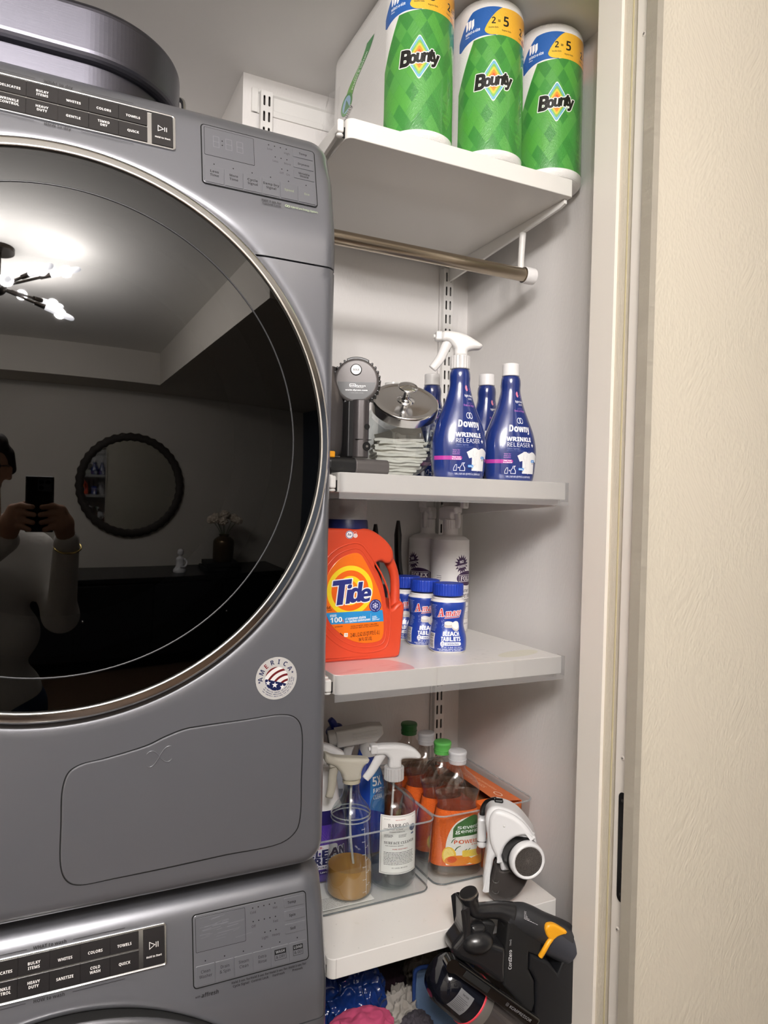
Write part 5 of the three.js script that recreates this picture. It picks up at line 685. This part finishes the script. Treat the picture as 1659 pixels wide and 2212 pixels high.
{ // fabric shaver standing in front of the right bin, turned to the room
  const t = thing('fabric_shaver', 'white electric fabric shaver with round metal head and clear lint box', 'fabric shaver', [.757, S4, -1.028], -.58); t.scale.setScalar(.96); const wh = phy('#dfdfe0', .28, { clearcoat: .5 });
  const q = (l) => l.map(([a, b]) => [(a - 560) * .0001146, (2160 - b) * .0001146]);
  const sil = q([[300, 592], [420, 602], [560, 640], [700, 720], [850, 880], [940, 1010], [975, 1120], [985, 1280], [940, 1440], [820, 1540], [600, 1572], [440, 1600], [405, 1510], [380, 1430], [340, 1398], [312, 1440], [285, 1580], [248, 1780], [218, 1950], [190, 1985], [160, 1910], [150, 1720], [178, 1450], [205, 1150], [185, 980], [160, 820], [185, 690], [240, 618]]);
  mesh('body', ext(shapeOf(sil, 140), .056, .0085, 6).translate(0, 0, -.034), wh, t);
  mesh('brow', ext(shapeOf(q([[330, 620], [560, 665], [720, 760], [870, 920], [930, 1040], [800, 985], [640, 1020], [500, 1150], [430, 1330], [410, 1460], [330, 1330], [250, 1150], [220, 900], [240, 720]]), 100), .016, .0075, 6).translate(0, 0, .014), wh, t);
  mesh('lint_box', ext(shapeOf(q([[342, 1412], [318, 1520], [270, 1760], [225, 1970], [255, 2060], [340, 2130], [430, 2158], [540, 2138], [680, 2040], [770, 1930], [840, 1790], [890, 1640], [880, 1530], [600, 1560], [440, 1592], [405, 1510], [372, 1425]]), 110), .044, .010, 5).translate(0, 0, -.03), phy('#857f7c', .1, { transmission: .8, thickness: 0 }), t);
  for (const b of [1770, 1940]) mesh('clip', new THREE.TorusGeometry(.0055, .0009, 6, 20, 3.3).rotateZ(3.1).translate(...q([[350, b]])[0], .0142), phy('#4b4846', .3), t);
  mesh('grip', bx(.017, .058, .036, -.0505, .112, -.036, .007, 4), wh, t); mesh('grip_seam', bx(.0173, .0006, .0363, -.0505, .097, -.036), M.slot, t);
  const hc = q([[760, 1310]])[0], hd = sub('shaving_head', t, [hc[0], hc[1], .022], [0, .36, 0]); mesh('gap_ring', cyl(.0335, .0345, .022, 0, 0, 0, 56).rotateX(Math.PI / 2).translate(-.002, 0, 0), M.black, hd); mesh('bezel', lathe([[.0258, .024], [.0285, .0262], [.0312, .0248], [.0328, .020], [.0328, .012], [.031, .010]], 64).rotateX(Math.PI / 2), wh, hd);
  const ht = tex(512, 512, (x) => { x.fillStyle = '#8b8887'; x.fillRect(0, 0, 512, 512); seed = 44; for (let i = 0; i < 420; i++) { const r = 20 + 215 * Math.sqrt((i + .5) / 420), a = i * 2.39996; ell(x, 256 + Math.cos(a) * r, 256 + Math.sin(a) * r, 5 + 2 * rnd(), 5 + 2 * rnd(), '#141414'); } });
  mesh('foil', planeUV(ext(new THREE.Shape().absarc(0, 0, .0262, 0, 2 * Math.PI), .002, .0005, 2, 40), -.0265, -.0265, .053, .053).translate(0, 0, .0205), std('#ffffff', .3, { map: ht, metalness: .8 }), hd);
  mesh('switch', bx(.016, .006, .012, -.021, .1815, -.006, .0025), M.black, t); mesh('spine', tube([[-.026, .1795, -.014], [-.042, .170, -.022], [-.049, .155, -.03], [-.0505, .142, -.036]], .0055, 24, 10), M.black, t); mesh('dimple', tr(new THREE.SphereGeometry(.0022, 12, 8), ...q([[455, 845]])[0], .0295), std('#c9c8c7', .4), t);
}
// ---------------------------------------------------------------- below: stick vacuum, basket of cloths
{
  const o0 = at(1052, 2052, { z: -.955 }), t = thing('stick_vacuum', 'black cordless stick vacuum with yellow button hung on its dark stand', 'vacuum', [o0.x, o0.y, o0.z], -.2);
  const k = .000163, q = (l) => l.map(([a, b]) => [(a - 700) * k * 1.04, (700 - b) * k]), p3 = (a, b, z) => [(a - 700) * k * 1.04, (700 - b) * k, z];
  const dk = phy('#1d1d1f', .3, { clearcoat: .4 }), mid = phy('#2a2b2e', .38), soft = std('#141415', .6), bk = phy('#060607', .12, { clearcoat: 1 });
  mesh('motor_housing', ext(shapeOf(q([[412, 160], [408, 440], [310, 575], [330, 650], [560, 800], [835, 985], [850, 800], [845, 650], [760, 600], [690, 560], [650, 470], [640, 400], [560, 380], [500, 390], [478, 470], [470, 300], [440, 190]]), 140), .046, .010, 5).translate(0, 0, -.026), dk, t);
  mesh('shoulder', (() => { const g = new THREE.SphereGeometry(.021, 32, 20); g.scale(1.25, .85, .9); g.translate(...p3(560, 540, .016)); return g; })(), dk, t);
  mesh('handle', taper([p3(505, 130, 0), p3(520, 200, 0), p3(580, 290, 0), p3(700, 305, 0), p3(820, 320, 0), p3(930, 370, 0)], [.0155, .0135, .0125, .0125, .014, .0185], 50, 20), dk, t);
  { const c = cyl(.0152, .0152, .003, 0, 0, 0, 36); c.rotateZ(.35); mesh('end_ring', c.translate(...p3(500, 118, 0)), std('#b9b2a8', .3, { metalness: .9 }), t); const c2 = cyl(.0143, .0143, .002, 0, 0, 0, 36); c2.rotateZ(.35); mesh('end_cap', c2.translate(...p3(496, 104, 0)), soft, t); }
  mesh('trigger', ext(shapeOf(q([[630, 395], [760, 430], [745, 520], [730, 600], [690, 600], [650, 540]]), 50), .014, .004, 3).translate(0, 0, -.006), soft, t);
  mesh('upper_tube', taper([p3(880, 370, 0), p3(1050, 420, 0), p3(1240, 540, 0), p3(1420, 640, 0), p3(1500, 690, 0)], [.017, .0225, .0245, .0255, .026], 40, 28), mid, t);
  mesh('battery_panel', ext(shapeOf(q([[862, 385], [940, 380], [1240, 590], [1190, 770], [1085, 715], [1085, 880], [1150, 1010], [1160, 1230], [1120, 1345], [980, 1180], [830, 1005], [842, 640]]), 0), .040, .004, 3).translate(0, 0, -.022), soft, t);
  mesh('button', ext(shapeOf(q([[1225, 470], [1250, 432], [1310, 430], [1390, 475], [1455, 530], [1420, 545], [1360, 560], [1300, 590], [1245, 545]]), 50), .012, .004, 3).translate(0, .0, .0165), std('#e8a21c', .4), t);
  mesh('button_band', tube([p3(1300, 575, .024), p3(1255, 610, .0265), p3(1215, 670, .027), p3(1185, 740, .024)], .0042, 20, 10), std('#e8a21c', .4), t);
  { const c = cyl(.0285, .0285, .05, 0, 0, 0, 40); c.rotateZ(Math.PI / 2 - .52); mesh('coupling', c.translate(...p3(1420, 690, 0)), phy('#34363d', .35), t); }
  // dust bin, lying diagonally under the black rail
  const A = V3(...p3(265, 900, -.004)), B = V3(...p3(800, 1420, -.004)), ax = B.clone().sub(A), L = ax.length(), qn = new THREE.Quaternion().setFromUnitVectors(V3(0, 1, 0), ax.clone().normalize());
  const put = (n, g, m) => { const o = mesh(n, g, m, t); o.position.copy(A); o.quaternion.copy(qn); return o; };
  put('bin_cap', lathe([[0, -.018], [.018, -.017], [.030, -.010], [.037, .004], [.0385, .02], [.0385, .062]], 56), phy('#2a2d3a', .1, { transmission: .75, thickness: 0, clearcoat: 1 }));
  put('bin_core', lathe([[0, -.012], [.02, -.008], [.027, .01], [.027, .06]], 32), std('#a82848', .4));
  put('red_seal', lathe([[.0385, .062], [.0395, .0625], [.0395, .065], [.0385, .0655]], 56), std('#d8404e', .4));
  put('silver_band', lathe([[.0388, .0655], [.0392, .067], [.0392, .080], [.0388, .0815]], 56), std('#9a9792', .35, { metalness: .7 }));
  put('clear_bin_tube', lathe([[.0385, .0815], [.0385, L + .06]], 56), phy('#8d8582', .1, { transmission: .8, thickness: 0 })); put('filter_core', lathe([[.028, .0815], [.030, .1], [.030, L + .05]], 32), std('#5d5450', .7));
  const bt = tex(256, 400, (x) => { x.fillStyle = '#77777a'; x.fillRect(0, 0, 256, 400); txt(x, 'Power Suction', 40, 200, 30, { rot: -Math.PI / 2, color: '#1d1d1f', w: 180 }); x.save(); x.translate(80, 380); x.rotate(-Math.PI / 2); scribble(x, 0, 0, 350, 8, 19, 6, '#3a3a3c', .2); x.restore(); });
  { const g = new THREE.CylinderGeometry(.0388, .0388, .03, 24, 1, true, -.35, .9); g.translate(0, .028, 0); put('bin_label', g, std('#ffffff', .4, { map: bt })); }
  { const r0 = V3(...p3(255, 630, .034)), r1 = V3(...p3(1125, 1345, .034)), d = r1.clone().sub(r0), len = d.length(), an = Math.atan2(d.y, d.x), g = sub('rail', t, r0.clone().add(r1).multiplyScalar(.5).toArray(), [0, 0, an]);
    mesh('rail_bar', bx(len, .0185, .014, 0, 0, 0, .004, 3), bk, g); mesh('rail_knob', cyl(.0105, .0105, .018, 0, 0, 0, 32).rotateX(Math.PI / 2).translate(-len / 2 + .002, 0, 0), bk, g); mesh('rail_slot', bx(.052, .010, .002, -len * .22, .001, .0072, .0009), M.blackMatte, g);
    const kt = tex(512, 64, (x) => { x.clearRect(0, 0, 512, 64); rr(x, 16, 12, 40, 40, 8, null, '#6d6d70', 4); ell(x, 36, 32, 10, 10, null, '#6d6d70', 4); txt(x, 'KOMPRESSOR', 290, 34, 52, { color: '#8d8d90', weight: 'normal', w: 420 }); }); mesh('rail_print', new THREE.PlaneGeometry(.058, .0074).translate(len * .27, 0, .0074), phy('#ffffff', .4, { map: kt, transparent: true }), g); }
  { const ct = tex(512, 96, (x) => { x.clearRect(0, 0, 512, 96); txt(x, 'CordZero', 170, 48, 74, { color: '#d9d9da', w: 310, skew: -.1, weight: 'normal', thick: 2 }); txt(x, 'ThinQ', 440, 48, 40, { color: '#b9b9ba', w: 100, weight: 'normal' }); }); const g = new THREE.PlaneGeometry(.052, .0096); g.rotateZ(Math.PI / 2); mesh('name_print', g.translate(...p3(890, 700, .0186)), phy('#ffffff', .4, { map: ct, transparent: true }), t); }
  { const wt = tex(256, 160, (x) => { x.clearRect(0, 0, 256, 160); scribble(x, 10, 20, 230, 6, 22, 9, '#b9b9bb', .3); }); const g = new THREE.PlaneGeometry(.034, .016); g.rotateX(-.75); g.rotateZ(-.5); mesh('warning_print', g.translate(...p3(1105, 375, .0185)), phy('#ffffff', .5, { map: wt, transparent: true }), t); }
  mesh('stand_cradle', ext(shapeOf(q([[1092, 720], [1190, 770], [1290, 830], [1390, 960], [1430, 860], [1500, 760], [1620, 760], [1620, 1500], [1165, 1500], [1160, 1010], [1090, 880]]), 0), .05, .005, 3).translate(0, 0, -.03), phy('#17181b', .4), t);
  const yb = -o0.y; mesh('stand_post', bx(.052, -yb - .13, .036, ...[p3(1390, 0, 0)[0]], (yb - .13) / 2 + .004, -.008, .006), phy('#17181b', .4), t); mesh('stand_foot', bx(.16, .02, .2, p3(1300, 0, 0)[0] - .03, yb + .011, .02, .006), phy('#17181b', .4), t);
}
{ // basket and the cloths heaped in it
  const y0 = E - .98, t = thing('cloth_basket', 'grey fabric basket under the lowest shelf, filled with cleaning cloths', 'basket', [.625, 0, -1.205]), bm = std('#6f6a66', .9);
  const W = .205, D = .155; mesh('basket_floor', box2(-W, W, .3, .31, -D, D), bm, t); for (const s of [-1, 1]) { mesh('basket_side', box2(s * W - .004, s * W + .004, .3, y0 + .03, -D, D), bm, t); mesh('basket_side', box2(-W, W, .3, y0 + .03, s * D - .004, s * D + .004), bm, t); } for (const a of [-1, 1]) for (const b of [-1, 1]) mesh('basket_leg', box2(a * W - .012, a * W + .012, 0, .3, b * D - .012, b * D + .012), bm, t);
  mesh('basket_pad', box2(-W + .004, W - .004, .31, y0 - .03, -D + .004, D - .004, .02), bm, t);
  const fuzz = noiseTex(128, (u, v) => .5 * tileNoise(u, v, 60, 11) + .5 * tileNoise(u, v, 30, 4));
  function heap(name, label, c, r, col, amp, f, s, o = {}) { // a crumpled bundle: folds come from ridged noise on a squashed ball
    const g = mergeVertices(new THREE.IcosahedronGeometry(1, 40).deleteAttribute('normal').deleteAttribute('uv')), p = g.attributes.position; const u = new Float32Array(p.count * 2);
    for (let i = 0; i < p.count; i++) { const v = V3(p.getX(i), p.getY(i), p.getZ(i)); const n = 1 - Math.abs(perlin.noise(v.x * f + s, v.y * f * .7, v.z * f - s)) * 2, n2 = perlin.noise(v.x * f * 2.3, v.y * f * 2 + s, v.z * f * 2.3); const k = 1 + amp * (n - .4) + amp * .35 * n2; u[2 * i] = v.x * 3; u[2 * i + 1] = v.y * 2 + v.z * 3; p.setXYZ(i, v.x * r[0] * k, v.y * r[1] * k, v.z * r[2] * k); }
    g.setAttribute('uv', new THREE.BufferAttribute(u, 2)); g.computeVertexNormals(); const q = thing(name, label, o.cat || 'cloth', c, o.turn || 0); mesh('folds', g, o.m || std(col, .95, { bumpMap: rep(fuzz, 4, 4), bumpScale: .0008 }), q); return q;
  }
  const P = (u, v, z) => at(u, v, { z }).toArray();
  heap('plastic_bag', 'crinkled dark blue plastic bag beside the washer', P(752, 2165, -1.17), [.064, .075, .05], '#122a66', .22, 3.2, 3, { cat: 'bag', m: phy('#14306f', .25, { clearcoat: .6 }) });
  heap('plum_cloth', 'dark plum cloth at the back of the basket', P(822, 2140, -1.27), [.05, .058, .04], '#2a1220', .18, 2.4, 8);
  heap('white_cloth', 'crumpled off-white cloth in the middle of the basket', P(868, 2196, -1.15), [.036, .046, .038], '#b5afa6', .32, 3.4, 5);
  heap('grey_cloth', 'dark grey crumpled cloth under the blue microfiber', P(900, 2226, -1.085), [.028, .028, .024], '#4d4850', .25, 2.6, 12);
  heap('tan_cloth', 'beige cloth bundle behind the white cloth', P(912, 2105, -1.28), [.04, .055, .03], '#837a70', .2, 2.8, 15);
  heap('pink_cloth', 'pink terry cloth lying on top of the basket', P(778, 2228, -1.07), [.058, .030, .035], '#d2527c', .16, 2.2, 21);
  { // folded blue-grey microfiber with a stitched dark blue hem
    const q = thing('microfiber_cloth', 'folded blue-grey microfiber cloth with a dark blue hem', 'cloth', P(962, 2165, -1.12), -.35); const g = new RoundedBoxGeometry(.115, .135, .02, 6, .009), p = g.attributes.position; for (let i = 0; i < p.count; i++) { const x = p.getX(i), y = p.getY(i); p.setXYZ(i, x + .25 * (-y) * .35, y + .004 * Math.sin(x * 50), p.getZ(i) + .35 * (y < 0 ? -y : 0) + .006 * perlin.noise(x * 22, y * 22, 3)); } g.computeVertexNormals(); mesh('fabric', g, std('#5f7796', .95, { bumpMap: rep(fuzz, 5, 5), bumpScale: .0009 }), q);
    const hem = (l) => mesh('hem', tube(l, .0038, 40, 8), std('#1f3f7e', .9), q); hem([[-.058, -.02, .010], [-.06, .05, .011], [-.056, .068, .009], [.0, .071, .007], [.05, .068, .006]]); hem([[-.056, .0, .014], [-.03, -.04, .026], [.0, -.07, .036]]);
  }
}
// ---------------------------------------------------------------- hall lamp and what the door mirrors
{
  const t = thing('ceiling_lamp', 'brass and black branching ceiling lamp with white tube bulbs', 'ceiling lamp', [LAMP[0], LAMP[1], LAMP[2]]);
  const dk = std('#2b241d', .35, { metalness: .8 });
  mesh('canopy', cyl(.06, .06, .02, 0, HC - LAMP[1] - .01, 0, 32), dk, t); mesh('stem', cyl(.009, .009, HC - LAMP[1], 0, (HC - LAMP[1]) / 2, 0, 12), dk, t);
  mesh('hub', new THREE.SphereGeometry(.035, 24, 16), dk, t);
  const bm = new THREE.MeshStandardMaterial({ color: '#ffffff', emissive: '#f8f8ff', emissiveIntensity: 9, roughness: .5 });
  const N = 12;
  for (let i = 0; i < N; i++) {
    const a = i / N * 2 * Math.PI + .2, el = [-.32, .12, .34][i % 3], L = .15 + .03 * (i % 2), d = V3(Math.cos(a) * Math.cos(el), Math.sin(el) * .8, Math.sin(a) * Math.cos(el)).normalize();
    const q = new THREE.Quaternion().setFromUnitVectors(V3(0, 1, 0), d);
    const arm = mesh('arm', cyl(.006, .006, L, 0, L / 2, 0, 10), dk, t); arm.quaternion.copy(q);
    const so = mesh('socket', cyl(.011, .010, .045, 0, L + .02, 0, 16), dk, t); so.quaternion.copy(q);
    const b = mesh('bulb', lathe([[0, 0], [.0125, 0], [.0135, .10], [.011, .116], [.006, .124], [0, .126]], 20).translate(0, L + .042, 0), bm, t); b.quaternion.copy(q); b.castShadow = false;
    const p = new THREE.PointLight('#fbf6f4', BULB_POWER, 0, 2); p.position.copy(d.clone().multiplyScalar(L + .105)); p.castShadow = true; p.shadow.radius = 1.2; p.name = 'bulb_light'; t.add(p);
  }
}
// ---------------------------------------------------------------- hall furniture and the photographer, mirrored in the dryer door
{
  const zw = HZ1, t = thing('wall_mirror', 'round wall mirror with dark carved wood frame in the hall', 'mirror', [.63, 1.44, zw]);
  mesh('mirror_glass', cyl(.37, .37, .006, 0, 0, 0, 64).rotateX(Math.PI / 2).translate(0, 0, -.014), std('#d9dcdd', .02, { metalness: 1 }), t);
  const fr = new THREE.TorusGeometry(.395, .032, 12, 160), p = fr.attributes.position; for (let i = 0; i < p.count; i++) { const a = Math.atan2(p.getY(i), p.getX(i)), k = 1 + .012 * Math.sin(a * 40); p.setXYZ(i, p.getX(i) * k, p.getY(i) * k, p.getZ(i) * .7); } fr.computeVertexNormals(); mesh('frame', fr.translate(0, 0, -.022), std('#2e2823', .7), t);
  const c = thing('sideboard', 'black sideboard below the round hall mirror', 'sideboard', [.75, 0, zw - .24]); const bl = phy('#141416', .3);
  mesh('top', bx(2.3, .035, .44, 0, .745, 0, .004), bl, c); mesh('carcass', box2(-1.1, 1.1, .12, .727, -.2, .2), bl, c); for (let i = 0; i < 4; i++) { const d = mesh('cabinet_door', bx(.53, .57, .02, -.82 + i * .547, .425, -.21, .003), bl, c); mesh('knob', tr(new THREE.SphereGeometry(.012, 12, 8), -.82 + i * .547 + (i % 2 ? -.22 : .22), .45, -.228), M.steel, d); } for (const a of [-1, 1]) for (const b of [-1, 1]) mesh('leg', box2(a * 1.05 - .02, a * 1.05 + .02, 0, .12, b * .17 - .02, b * .17 + .02), bl, c);
  const top = .7630;
  const v = thing('ribbed_vase', 'dark bronze vase with blossoms on stacked books', 'vase', [1.36, top + .070, zw - .26]); mesh('vase_body', lathe(smoothPts([[.07, 0], [.085, .01], [.09, .1], [.088, .17], [.06, .2], [.04, .21], [.045, .225]], 5), 48), phy('#5a4a35', .3, { metalness: .7 }), v);
  seed = 17; for (let i = 0; i < 9; i++) { const a = rnd() * 6.28, r = .05 + .09 * rnd(), e = [Math.cos(a) * r, .33 + .07 * rnd(), Math.sin(a) * r * .6]; const s = mesh('stem', tube([[0, .15, 0], [e[0] * .4, .26, e[2] * .4], e], .0025, 12, 6), std('#4b5a36', .8), v); const g = new THREE.IcosahedronGeometry(.042, 3), q = g.attributes.position; for (let k = 0; k < q.count; k++) { const n = 1 + .35 * perlin.noise(q.getX(k) * 60, q.getY(k) * 60, q.getZ(k) * 60 + i); q.setXYZ(k, q.getX(k) * n, q.getY(k) * n * .8, q.getZ(k) * n); } g.computeVertexNormals(); mesh('blossom', g.translate(...e), std('#cdbfae', .9), s); }
  for (const [y, w, l] of [[0, .31, 'large black book at the bottom of the stack under the vase'], [.036, .28, 'black book on top of another under the vase']]) { const b = thing('book', l, 'book', [1.34, top + y, zw - .26], y ? .12 : 0, 'books under the vase'); mesh('cover', bx(w, .033, .22, 0, .0168, 0, .002), std('#161618', .5), b); mesh('pages', box2(-w / 2 + .004, w / 2 + .0004, .004, .0295, -.106, .106), std('#d8d2c6', .8), b); }
  const f = thing('figurine', 'small white seated figurine on the sideboard', 'figurine', [.98, top, zw - .30]); mesh('figure', loft(smoothRows([[0, .05, .04], [.02, .052, .04], [.045, .035, .03], [.08, .03, .024], [.11, .034, .024], [.13, .014, .014], [.15, .024, .024], [.175, .022, .022], [.188, .008, .008]], 5), 40), phy('#e2e2e6', .4), f); mesh('arm', taper([[.03, .11, -.01], [.05, .08, -.02], [.03, .05, -.035], [-.01, .05, -.04]], [.009, .008, .007, .006], 20, 10), phy('#e2e2e6', .4), f);
}
{ // the person taking the picture: light hoodie, blue jeans, glasses, both hands on the phone
  const prims = []; const cap = (a, b, r0, r1) => prims.push([V3(...a), V3(...b), r0, r1]);
  const build = (list, lo, hi, cell, k) => {
    const n = Math.ceil(Math.max(hi[0] - lo[0], hi[1] - lo[1], hi[2] - lo[2]) / cell), mc = new MarchingCubes(n, M.black, false, false, 400000), half = n * cell / 2, c = [(lo[0] + hi[0]) / 2, (lo[1] + hi[1]) / 2, (lo[2] + hi[2]) / 2]; mc.isolation = 0;
    for (let z = 0; z < n; z++) for (let y = 0; y < n; y++) for (let x = 0; x < n; x++) {
      const P = V3(c[0] + (x - n / 2) * cell, c[1] + (y - n / 2) * cell, c[2] + (z - n / 2) * cell); let d = 1e3;
      for (const [a, b, r0, r1] of list) { const ab = b.clone().sub(a), l2 = ab.lengthSq(), t = l2 ? Math.min(Math.max(P.clone().sub(a).dot(ab) / l2, 0), 1) : 0, e = P.distanceTo(a.clone().addScaledVector(ab, t)) - (r0 + (r1 - r0) * t); const h = Math.max(k - Math.abs(d - e), 0) / k; d = Math.min(d, e) - h * h * k * .25; }
      mc.field[x + y * n + z * n * n] = -d;
    }
    mc.update(); const g = new THREE.BufferGeometry(), m = mc.count; g.setAttribute('position', new THREE.Float32BufferAttribute(mc.positionArray.slice(0, m * 3), 3)); g.setAttribute('normal', new THREE.Float32BufferAttribute(mc.normalArray.slice(0, m * 3), 3)); g.scale(half, half, half); g.translate(...c); const q = mergeVertices(g, 1e-5); q.computeVertexNormals(); return q;
  };
  const y = (v) => E + v, px = -.19, pz = .34, skin = std('#b98c72', .6), hood = std('#d6d3ce', .9), jean = std('#2b3a57', .9);
  const t = thing('person', 'person in a light hoodie, jeans and glasses holding up a phone with both hands', 'person', [px, 0, pz]);
  const rel = (l) => l.map(([a, b, r0, r1]) => [V3(a[0] - px, a[1], a[2] - pz), V3(b[0] - px, b[1], b[2] - pz), r0, r1]);
  const hd = [px, y(.045), pz - .03];
  const wl = [-.098, y(-.165), .055], wr = [.062, y(-.165), .05];      // wrists
  const body = [
    [[px - .08, y(-.78), pz], [px + .08, y(-.78), pz], .115, .115], [[px - .07, y(-.55), pz + .01], [px + .07, y(-.55), pz + .01], .115, .115], [[px - .10, y(-.33), pz + .02], [px + .10, y(-.33), pz + .02], .105, .105],
    [[px, y(-.78), pz], [px, y(-.33), pz + .01], .13, .12], [[px - .10, y(-.225), pz + .02], [px + .10, y(-.225), pz + .02], .07, .07],
    [[px - .17, y(-.24), pz + .02], [px - .22, y(-.46), pz - .06], .06, .05], [[px - .22, y(-.46), pz - .06], wl, .05, .036],
    [[px + .17, y(-.24), pz + .02], [px + .25, y(-.47), pz - .06], .06, .05], [[px + .25, y(-.47), pz - .06], wr, .05, .036]];
  const parts = rel(body), hips = rel([[[px - .09, y(-.84), pz], [px + .09, y(-.84), pz], .125, .125], [[px - .095, y(-.9), pz], [px - .11, y(-1.1), pz - .01], .10, .075], [[px - .11, y(-1.1), pz - .01], [px - .115, y(-1.42), pz + .01], .07, .05], [[px + .095, y(-.9), pz], [px + .11, y(-1.1), pz - .01], .10, .075], [[px + .11, y(-1.1), pz - .01], [px + .115, y(-1.42), pz + .01], .07, .05]]);
  const hand = (s, w, dirx) => { // palm behind the phone edge, fingers around it, thumb apart
    const L = [[w, [w[0] + dirx * .012, w[1] + .055, w[2] - .028], .024, .030], [[w[0] + dirx * .012, w[1] + .055, w[2] - .028], [w[0] + dirx * .02, w[1] + .085, w[2] - .034], .028, .022]];
    const base = [w[0] + dirx * .012, w[1] + .062, w[2] - .034]; [[.052, .100], [.056, .080], [.053, .060], [.044, .042]].forEach(([len, h], i) => { const a = [base[0] + dirx * .004, w[1] + h, base[2] - .006], b = [a[0] + dirx * len * .45, a[1] + .006, .004], c = [a[0] + dirx * len, a[1] + .004 - i * .002, -.006 < 0 ? .0 - .0 : 0]; L.push([a, b, .0092, .0085], [b, [c[0], c[1], -.0095], .0085, .0068]); });
    L.push([[base[0] - dirx * .002, w[1] + .05, base[2] + .004], [base[0] + dirx * .022, w[1] + .092, .030], .011, .0095], [[base[0] + dirx * .022, w[1] + .092, .030], [base[0] + dirx * .036, w[1] + .112, .026], .0095, .0075]); return L; };
  const handsG = [hand(-1, wl, 1), hand(1, wr, -1)].map((l) => { const r = rel(l), xs = r.flatMap((p) => [p[0], p[1]]); const lo = [0, 1, 2].map((i) => Math.min(...xs.map((v) => v.getComponent(i))) - .05), hi = [0, 1, 2].map((i) => Math.max(...xs.map((v) => v.getComponent(i))) + .05); return build(r, lo, hi, .0034, .008); });
  const headL = rel([[[hd[0], hd[1] + .03, hd[2] + .012], [hd[0], hd[1] + .012, hd[2] + .018], .078, .076], [[hd[0], hd[1] - .03, hd[2] - .012], [hd[0], hd[1] - .07, hd[2] - .022], .058, .038], [[hd[0], hd[1] + .005, hd[2] - .068], [hd[0], hd[1] - .028, hd[2] - .086], .008, .013], [[hd[0] - .018, hd[1] - .058, hd[2] - .062], [hd[0] + .018, hd[1] - .058, hd[2] - .062], .011, .011], [[hd[0] - .075, hd[1] + .0, hd[2] + .01], [hd[0] - .078, hd[1] - .03, hd[2] + .006], .011, .008], [[hd[0] + .075, hd[1] + .0, hd[2] + .01], [hd[0] + .078, hd[1] - .03, hd[2] + .006], .011, .008], [[hd[0], hd[1] - .06, hd[2] + .02], [hd[0], y(-.2), pz + .02], .05, .055]]);
  const hg = build(headL, [-.13, y(-.24), -.17], [.13, y(.18), .13], .0042, .02);
  mesh('skin', merge([hg, ...handsG].map((g) => { g.setAttribute('uv', new THREE.BufferAttribute(new Float32Array(g.attributes.position.count * 2), 2)); return g; })), skin, t);
  const uv0 = (g) => { g.setAttribute('uv', new THREE.BufferAttribute(new Float32Array(g.attributes.position.count * 2), 2)); return g; };
  mesh('hoodie', uv0(build(parts, [-.35, y(-.95), -.4], [.35, y(-.12), .2], .012, .05)), hood, t); mesh('jeans', uv0(build(hips, [-.3, .02, -.2], [.3, y(-.7), .2], .014, .05)), jean, t);
  mesh('hood', new THREE.TorusGeometry(.075, .03, 14, 40).rotateX(Math.PI / 2 - .3).translate(0, y(-.165), .03), hood, t);
  for (const s of [-1, 1]) mesh('shoe', bx(.09, .07, .25, s * .115, .036, -.05, .03, 4), std('#3a3634', .7), t);
  mesh('hair', uv0(build(rel([[[hd[0], hd[1] + .055, hd[2] + .03], [hd[0], hd[1] + .03, hd[2] + .04], .078, .082], [[hd[0] - .03, hd[1] + .085, hd[2] - .03], [hd[0] + .04, hd[1] + .085, hd[2] - .025], .034, .036], [[hd[0] - .07, hd[1] + .05, hd[2]], [hd[0] - .078, hd[1] - .0, hd[2] + .035], .024, .02], [[hd[0] + .07, hd[1] + .05, hd[2]], [hd[0] + .078, hd[1] - .0, hd[2] + .035], .024, .02], [[hd[0], hd[1] + .0, hd[2] + .075], [hd[0], hd[1] - .05, hd[2] + .07], .06, .05]]), [-.14, y(-.08), -.12], [.14, y(.2), .16], .006, .02)), std('#2a211c', .7), t);
  for (const s of [-1, 1]) { mesh('glasses_frame', new THREE.TorusGeometry(.023, .0026, 8, 32).scale(1.1, .85, 1).translate(s * .031, y(.045) + .008, -.03 - .079), M.black, t); mesh('glasses_temple', tube([[s * .056, y(.053), -.105], [s * .074, y(.055), -.06], [s * .08, y(.05), -.01]], .002, 12, 6), M.black, t); mesh('eye', tr(new THREE.SphereGeometry(.011, 16, 10), s * .031, y(.053), -.03 - .064), std('#e8e4e0', .3), t); mesh('pupil', tr(new THREE.SphereGeometry(.0055, 12, 8), s * .031, y(.053), -.03 - .0715), M.black, t); }
  mesh('glasses_bridge', tube([[-.008, y(.056), -.112], [0, y(.059), -.114], [.008, y(.056), -.112]], .0022, 8, 6), M.black, t);
  mesh('mouth', tr(new THREE.SphereGeometry(.02, 20, 10).scale(1, .22, .4), 0, y(.045) - .056, -.03 - .069), std('#9c5f56', .5), t);
  mesh('bracelet', new THREE.TorusGeometry(.037, .003, 8, 32).rotateX(1.2).translate(wr[0] - px + .004, wr[1] - .02, wr[2] - pz + .004), std('#d8c07a', .2, { metalness: 1 }), t);
  const ph = thing('phone', 'dark phone with three lenses held up by the person', 'phone', [-.0125, E - .055, .0105], 0); mesh('case', bx(.074, .160, .009, 0, 0, .004, .004, 4), M.black, ph); mesh('camera_plate', bx(.036, .036, .0012, .0125, .056, -.0010, .0005), std('#55565a', .3, { metalness: .6 }), ph);
  for (const [a, b] of [[.004, .064], [.0205, .064], [.004, .048]]) mesh('lens', cyl(.0062, .0062, .002, 0, 0, 0, 24).rotateX(Math.PI / 2).translate(a, b, -.0022), phy('#050507', .05, { clearcoat: 1 }), ph);
}
renderer.render(scene, camera);
